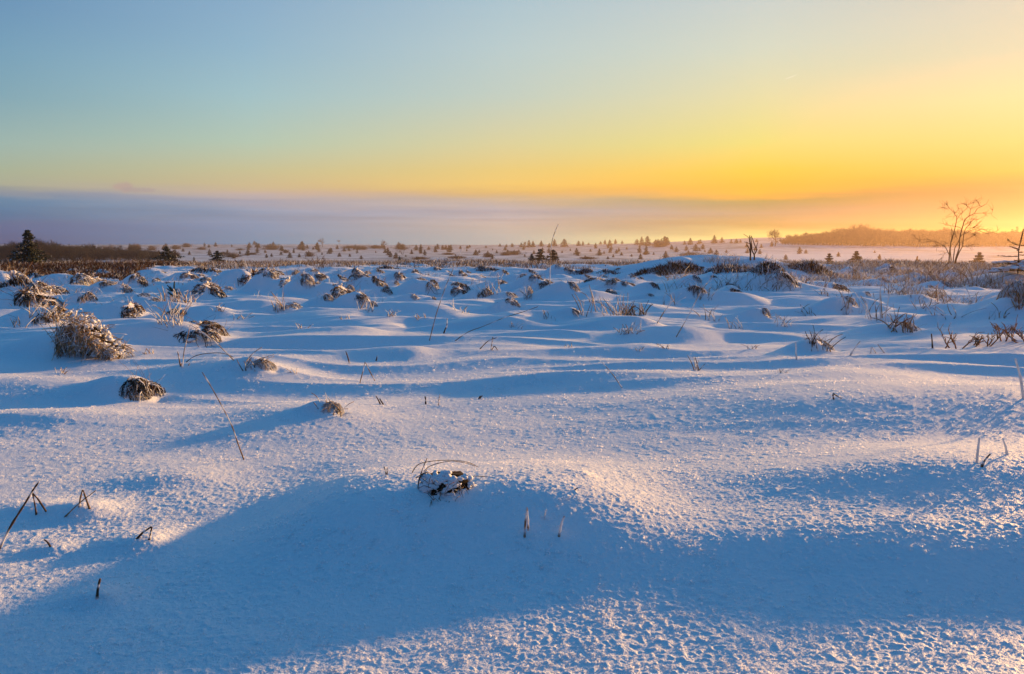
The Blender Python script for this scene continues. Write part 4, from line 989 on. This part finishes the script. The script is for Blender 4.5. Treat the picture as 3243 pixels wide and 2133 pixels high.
limb_tree('dead_forked_tree', "dead forked stems standing on the heather hump right of the middle", 'dead tree', dead, cd, (2378, 824), math.hypot(xh, yh), 1.1, np.array([.10, .05, .03]), 6, .0, 0, .3)

# ---------------------------------------------------------------- the young spruce at the right edge and the fir sprig at the left
x, y, z = at(3212, 868); root = empty('young_spruce', (x, y, z)); d = math.hypot(x, y); sc = d / F; g = np.random.default_rng(8); tr = MB(); nd = MB(); sw = MB()
def yb(p, q, w0, w1, dep=0, needles=True):
    a = np.array([(p[0] - 3212) * sc, dep * .3, (868 - p[1]) * sc]); b_ = np.array([(q[0] - 3212) * sc, dep, (868 - q[1]) * sc])
    m = (a + b_) / 2 + np.array([0, 0, -.015]); tr.tube([a, m, b_], np.array([w0, (w0 + w1) / 2, w1]) * sc / 2, np.array([.08, .045, .028]), 5)
    if needles:
        for i in range(int(30 * np.linalg.norm(b_ - a) / .3)):
            f = g.random(); c = a + (b_ - a) * f; e = (b_ - a) / np.linalg.norm(b_ - a) + .9 * g.standard_normal(3); e /= np.linalg.norm(e); nd.tube([c, c + e * .035], [.004, .002], NEEDLE * 1.2, 3)
top = [(3221, 868), (3219, 800), (3222, 783), (3227, 750)]
for a, b_ in zip(top[:-1], top[1:]): yb(a, b_, 3.6, 2.6, 0, True)
for a, b_, dep in [((3221,793),(3194,780),.1),((3194,780),(3193,775),.1),((3221,793),(3243,792),-.1),((3220,801),(3206,795),.2),((3219,803),(3194,798),-.1),((3219,810),(3238,811),.1),((3219,806),(3232,804),.2),((3219,818),(3243,816),-.2),((3219,822),(3172,820),.1),((3219,830),(3195,832),-.2),((3219,835),(3250,826),.1),((3219,842),(3178,838),-.1),((3219,846),(3262,842),.2),((3219,850),(3190,848),.2)]: yb(a, b_, 2.2, 1.2, dep)
for i in range(26):
    a = g.random() * 6.283; L_ = (.35 + .35 * g.random()); z0 = .08 + .22 * g.random(); e = np.array([math.cos(a), math.sin(a) * .8, -.10]); p0 = np.array([.08, 0, z0]); q = p0 + e * L_
    tr.tube([p0, (p0 + q) / 2 + [0, 0, .03], q], [.012, .009, .005], np.array([.06, .04, .025]), 4)
    for j in range(60):
        f = .2 + .8 * g.random(); c = p0 + (q - p0) * f + [0, 0, .02]; s_ = e + .9 * g.standard_normal(3); s_ /= np.linalg.norm(s_); nd.tube([c, c + s_ * .06], [.006, .003], NEEDLE * (.7 + .7 * g.random()), 3)
    for j in range(4):
        f = .35 + .65 * g.random(); c = p0 + (q - p0) * f + [0, 0, .045]; sw.blob(c, (.07 + .04 * g.random(), .06, .028), FROST, int(g.integers(1e9)), 1)
tr.build('trunk', M_WOOD, root); nd.build('needles', M_LEAF, root); sw.build('snow_load', M_CLUMP, root, True)
tag(root, "young spruce with a bare leader and snow-laden lower boughs at the right edge", 'spruce tree')
x, y, z = at(552, 945); root = empty('fir_sprig', (x, y, z - .02)); sc = math.hypot(x, y) / F; tr = MB(); nd = MB()
tr.tube([(0, 0, -.02), (0, 0, 28 * sc), (3 * sc, 0, 52 * sc)], np.array([5, 5, 3.5]) * sc / 2, NEEDLE * .8, 5)
tr.tube([(0, 0, 22 * sc), (-22 * sc, .05, 40 * sc)], np.array([4.5, 3]) * sc / 2, NEEDLE * 1.2, 5)
for i in range(12):
    a = g.uniform(-1.3, 1.3); L_ = (12 + 14 * g.random()) * sc; z0 = (2 + 24 * g.random()) * sc; e = np.array([math.sin(a), .5 * g.standard_normal(), .6]); e /= np.linalg.norm(e); tr.tube([(0, 0, z0), tuple(np.array([0, 0, z0]) + e * L_)], np.array([2.4, 1.4]) * sc / 2, NEEDLE, 4)
    for j in range(26):
        c = np.array([0, 0, z0]) + e * L_ * g.random(); s_ = e + .8 * g.standard_normal(3); s_ /= np.linalg.norm(s_); nd.tube([c, c + s_ * 6 * sc], np.array([1.3, .6]) * sc / 2, NEEDLE * 1.6 if g.random() < .75 else STRAW * .5, 3)
tr.build('stem', M_WOOD, root); nd.build('needles', M_LEAF, root)
tag(root, "little green fir sprig with one bare dark tip, among frosty grass at left", 'young fir')
stalk("short dark stump poking above the rise left of the bare tree", [[(2902,830),(2904,820),(2906,810)],[(2904,828),(2912,822)]], 7, RUST * .8, .0, name='broken_stump', cat='stump')

# ---------------------------------------------------------------- heather and frosted heath: short stiff shoots, vectorised
def shoots(name, X, Y, hgt, wid, C, lean=.35, mat=None, tag_kw=None, g=None, loc=None, sink=.02):
    """One short two-piece shoot at every point: a narrow three-sided blade with a bend."""
    n = len(X); Z = H(X, Y) - sink; a = g.random(n) * 6.283
    dx = lean * g.standard_normal(n) * hgt; dy = lean * g.standard_normal(n) * hgt
    ux = np.cos(a) * wid; uy = np.sin(a) * wid
    P0 = np.stack([X, Y, Z], 1); P1 = np.stack([X + dx * .4, Y + dy * .4, Z + hgt * .6], 1); P2 = np.stack([X + dx, Y + dy, Z + hgt], 1)
    U = np.stack([ux, uy, np.zeros(n)], 1); W = np.stack([-uy, ux, np.zeros(n)], 1)
    V = np.stack([P0 - U, P0 + U, P1 + U * .8, P1 - U * .8, P1 + W * .8, P0 + W, P2], 1).reshape(-1, 3)
    k = (np.arange(n) * 7)[:, None]
    Q = np.concatenate([k + [0, 1, 2, 3], k + [1, 5, 4, 2], k + [5, 0, 3, 4]]); T_ = np.concatenate([k + [3, 2, 6], k + [2, 4, 6], k + [4, 3, 6]])
    CC = np.repeat(C, 7, axis=0)
    if loc is not None: V = V - np.array(loc)
    o = mesh_np(name, V, Q, T_, CC, False, mat or M_GRASS)
    if loc is not None: o.location = loc
    tag(o, **(tag_kw or {})); return o
def colours(n, pal, g):
    w_ = np.array([p for _, p in pal]); idx = g.choice(len(pal), n, p=w_ / w_.sum()); base = np.array([c for c, _ in pal])[idx]
    return base * (1 + .35 * (g.random((n, 1)) - .5))
gh = np.random.default_rng(21)
HEATH = np.array([.055, .028, .022])
# the dark strip of heather along the plateau edge at the left
n = 46000; A_ = gh.uniform(-.66, -.40, n); R_ = 23 + 17 * gh.random(n) ** .8; X_ = R_ * np.sin(A_); Y_ = R_ * np.cos(A_)
keep = perlin(X_ / 2.2, Y_ / 1.6, 91) + .6 * perlin(X_ / .7, Y_ / .6, 92) + .42 + .5 * sst(27, 33, R_) - 2.2 * sst(-.47, -.41, A_) * (1 - sst(33, 40, R_)) - .9 * (1 - sst(24, 28, R_)) > 0; X_, Y_, R_ = X_[keep], Y_[keep], R_[keep]; n = len(X_)
shoots('left_heather', X_, Y_, (.10 + .20 * gh.random(n)) * (.7 + .3 * sst(30, 36, R_)), .006 + .007 * gh.random(n), colours(n, ((HEATH * 1.1, .46), (RUST * .6, .22), (DARK, .20), (TAN, .04), (FROST * .8, .08)), gh), .45, None, dict(label="dark reddish heather strip along the plateau edge at the left", kind='stuff'), gh)
# frosted heath all along the edge of the plateau
n = 60000; A_ = gh.uniform(-.66, .70, n); R_ = 33 + 11 * gh.random(n) ** .8; X_ = R_ * np.sin(A_); Y_ = R_ * np.cos(A_)
m = perlin(X_ / 3.5, Y_ / 2.0, 93) + .5 * perlin(X_ / 1.1, Y_ / .9, 94) + .10 + .30 * (A_ > .25) + .5 * sst(36, 40, R_); keep = (m > 0) & ((A_ > -.43) | (R_ > 40)); X_, Y_ = X_[keep], Y_[keep]; n = len(X_)
shoots('frosted_heath', X_, Y_, .10 + .20 * gh.random(n) ** 1.5, .007 + .007 * gh.random(n), colours(n, ((TAN * .8, .28), (BROWN, .24), (STRAW * .8, .14), (FROST * .9, .34)), gh), .5, None, dict(label="frost-whitened brown heath fringing the far edge of the plateau", kind='stuff'), gh)
# right: pale tangled grass over the snow
n = 64000; A_ = gh.uniform(.20, .70, n); R_ = 15 + 21 * gh.random(n) ** .75; X_ = R_ * np.sin(A_); Y_ = R_ * np.cos(A_)
m = perlin(X_ / 1.7, Y_ / 1.1, 95) - .30 + .42 * sst(.36, .60, A_) * sst(17, 27, R_) + .22 * sst(22, 32, R_); keep = m > 0; X_, Y_ = X_[keep], Y_[keep]; n = len(X_)
shoots('frosted_grass', X_, Y_, .10 + .26 * gh.random(n) ** 2, .0034 + .003 * gh.random(n), colours(n, ((STRAW * 1.1, .36), (TAN, .20), (FROST, .36), (RUST, .08)), gh), 1.0, None, dict(label="pale tangled frosted grass spread over the snow towards the right", kind='stuff'), gh)
n = 15000; A_ = gh.uniform(-.66, .24, n); R_ = 13 + 22 * gh.random(n) ** .75; X_ = R_ * np.sin(A_); Y_ = R_ * np.cos(A_)
m = perlin(X_ / 1.5, Y_ / 1.0, 96) - .38 + .25 * sst(24, 34, R_) + .35 * sst(-.3, -.6, A_) ; keep = m > 0; X_, Y_ = X_[keep], Y_[keep]; n = len(X_)
shoots('sparse_frosted_grass', X_, Y_, .08 + .18 * gh.random(n) ** 2, .0028 + .0025 * gh.random(n), colours(n, ((STRAW, .25), (TAN, .2), (FROST, .5), (RUST, .05)), gh), 1.0, None, dict(label="sparse frosted grass between the tussocks at the left and middle", kind='stuff'), gh)
# single clumps of dark heather on the right-hand hump and along the left
def heather(label, px, py, wpx, hpx, n, seed, frost=.25, deep=.5):
    n = int(n * .75)
    x, y, z = at(px, py); d = math.hypot(x, y); W = wpx / F * d / 2; Hh = hpx / F * d; g = np.random.default_rng(seed)
    r = g.random(n) ** .5; a = g.random(n) * 6.283; u_ = (g.random(n) * 2 - 1); X_ = x + W * 1.08 * u_; Y_ = y + .6 * W * deep * 2 * (r * np.sin(a) + .8)
    hh = Hh * .58 * (1 - .8 * np.abs(u_) ** 2.5) * (1 - .3 * r ** 2) * (.45 + .6 * g.random(n)) * (1 + .8 * perlin(X_ * 3.1, Y_ * 3.1, seed)).clip(.35, 1.8)
    shoots('heather_clump', X_, Y_, hh, np.full(n, 2.6 / F * d / 2) * (.7 + .6 * g.random(n)), colours(n, ((HEATH, .36), (BROWN, .28), (TAN * .7, .12), (DARK, .08), (FROST * .85, frost * 1.3)), g), .35, None, dict(label=label, cat='heather'), g, (x, y, z))
heather("dark bristling heather clump, highest left of the dead forked tree", 2150, 866, 150, 52, 2600, 1, .16)
heather("low dark heather running left from the bristling clump", 2060, 862, 120, 26, 1500, 2, .2)
heather("snow-whitened heather on the hump below the dead forked tree", 2330, 862, 190, 44, 3200, 3, .42)
heather("dark spiky heather clump on the right end of the hump", 2465, 866, 130, 40, 2400, 4, .2)
heather("dark heather clump with pale stems in front, right of the hump", 2585, 868, 130, 46, 2400, 5, .18)
heather("low snow-flecked heather mound on the skyline left of the bristling clump", 1850, 866, 50, 26, 2600, 6, .4, .2)
heather("short dark heather patch on the edge, right of the tall reed's foot", 1930, 862, 80, 16, 700, 7, .3)
heather("dark heather tuft on the edge left of the tall reed", 1540, 858, 80, 18, 800, 8, .25)
heather("streaked dark heather bank behind the middle rows", 1225, 850, 90, 22, 1000, 9, .25)
heather("dark heather clump on the edge below the squat spruce", 650, 862, 110, 22, 1200, 10, .25)
heather("pink-lit heather clump at the left edge of the heather strip", 20, 905, 110, 48, 1800, 11, .3)
heather("brown heather clump below the tallest spruce", 120, 870, 130, 34, 1800, 12, .15)

# surface hoar: loose upright flakes of frost standing on the near snow
m_h, t_h, o_h = new_mat("hoar_crystal"); d_h = principled(t_h, Roughness=.9); d_h.inputs['Base Color'].default_value = (.96, .96, .97, 1)
tr_h = t_h.nodes.new('ShaderNodeBsdfTranslucent'); tr_h.inputs['Color'].default_value = (.96, .96, .97, 1); mx_h = t_h.nodes.new('ShaderNodeMixShader'); mx_h.inputs[0].default_value = .5
t_h.links.new(d_h.outputs[0], mx_h.inputs[1]); t_h.links.new(tr_h.outputs[0], mx_h.inputs[2]); t_h.links.new(mx_h.outputs[0], o_h.inputs['Surface'])
n = 260000; A_ = gh.uniform(-.68, .68, n); R_ = 1.6 + 7.5 * gh.random(n) ** 1.6; X_ = R_ * np.sin(A_); Y_ = R_ * np.cos(A_)
keep = perlin(X_ / .22, Y_ / .17, 131) + 1.3 * perlin(X_ / .045, Y_ / .04, 132) + gh.random(n) > .85; X_, Y_, R_ = X_[keep], Y_[keep], R_[keep]; n = len(X_)
Z_ = H(X_, Y_) + grain(X_, Y_, R_); sz = (.0013 + .0023 * gh.random(n) ** 2) * (.8 + R_ / 8) * (1 - sst(5.5, 9.1, R_) * .75)
k_ = gh.integers(2, 5, n); VV = []; 
for rep in range(3):
    a = gh.random(n) * 6.283; tl = .9 * gh.random(n) ** 1.6; U = np.stack([np.cos(a), np.sin(a), 0 * a], 1) * sz[:, None]; Wd = np.stack([-np.sin(a) * np.cos(tl), np.cos(a) * np.cos(tl), np.sin(tl)], 1) * (sz * 1.9)[:, None]
    B_ = np.stack([X_, Y_, Z_ - .0006], 1) + gh.normal(0, 1, (n, 3)) * sz[:, None] * np.array([.9, .9, .1]); VV.append(np.stack([B_ - U, B_ + U, B_ + Wd * 1.05 + U * .5, B_ + Wd - U * .4], 1))
V = np.concatenate(VV).reshape(-1, 4, 3).reshape(-1, 3); Q = np.arange(len(V)).reshape(-1, 4)
o = mesh_np('hoar_frost', V, Q, None, None, False, m_h); tag(o, "loose flakes of hoar frost standing on the near snow", kind='stuff')

# ---------------------------------------------------------------- the air
hz = bpy.data.meshes.new("haze"); X0, Y0, Z0, Z1 = 870, 870, -9.0, 27.0
hz.from_pydata([(x, y, z) for z in (Z0, Z1) for y in (-Y0, Y0) for x in (-X0, X0)], [], [(0, 2, 3, 1), (4, 5, 7, 6), (0, 1, 5, 4), (1, 3, 7, 5), (3, 2, 6, 7), (2, 0, 4, 6)])
haze = bpy.data.objects.new("haze", hz); col.objects.link(haze)
mh, th, oh = new_mat("haze_air")
pv = th.nodes.new('ShaderNodeVolumePrincipled'); pv.inputs['Color'].default_value = (.60, .44, .33, 1)
pv.inputs['Density'].default_value = .00065; pv.inputs['Anisotropy'].default_value = .68
th.links.new(pv.outputs[0], oh.inputs['Volume']); hz.materials.append(mh)
tag(haze, "thin freezing haze lying over the moor and glowing orange towards the sun", kind='stuff')
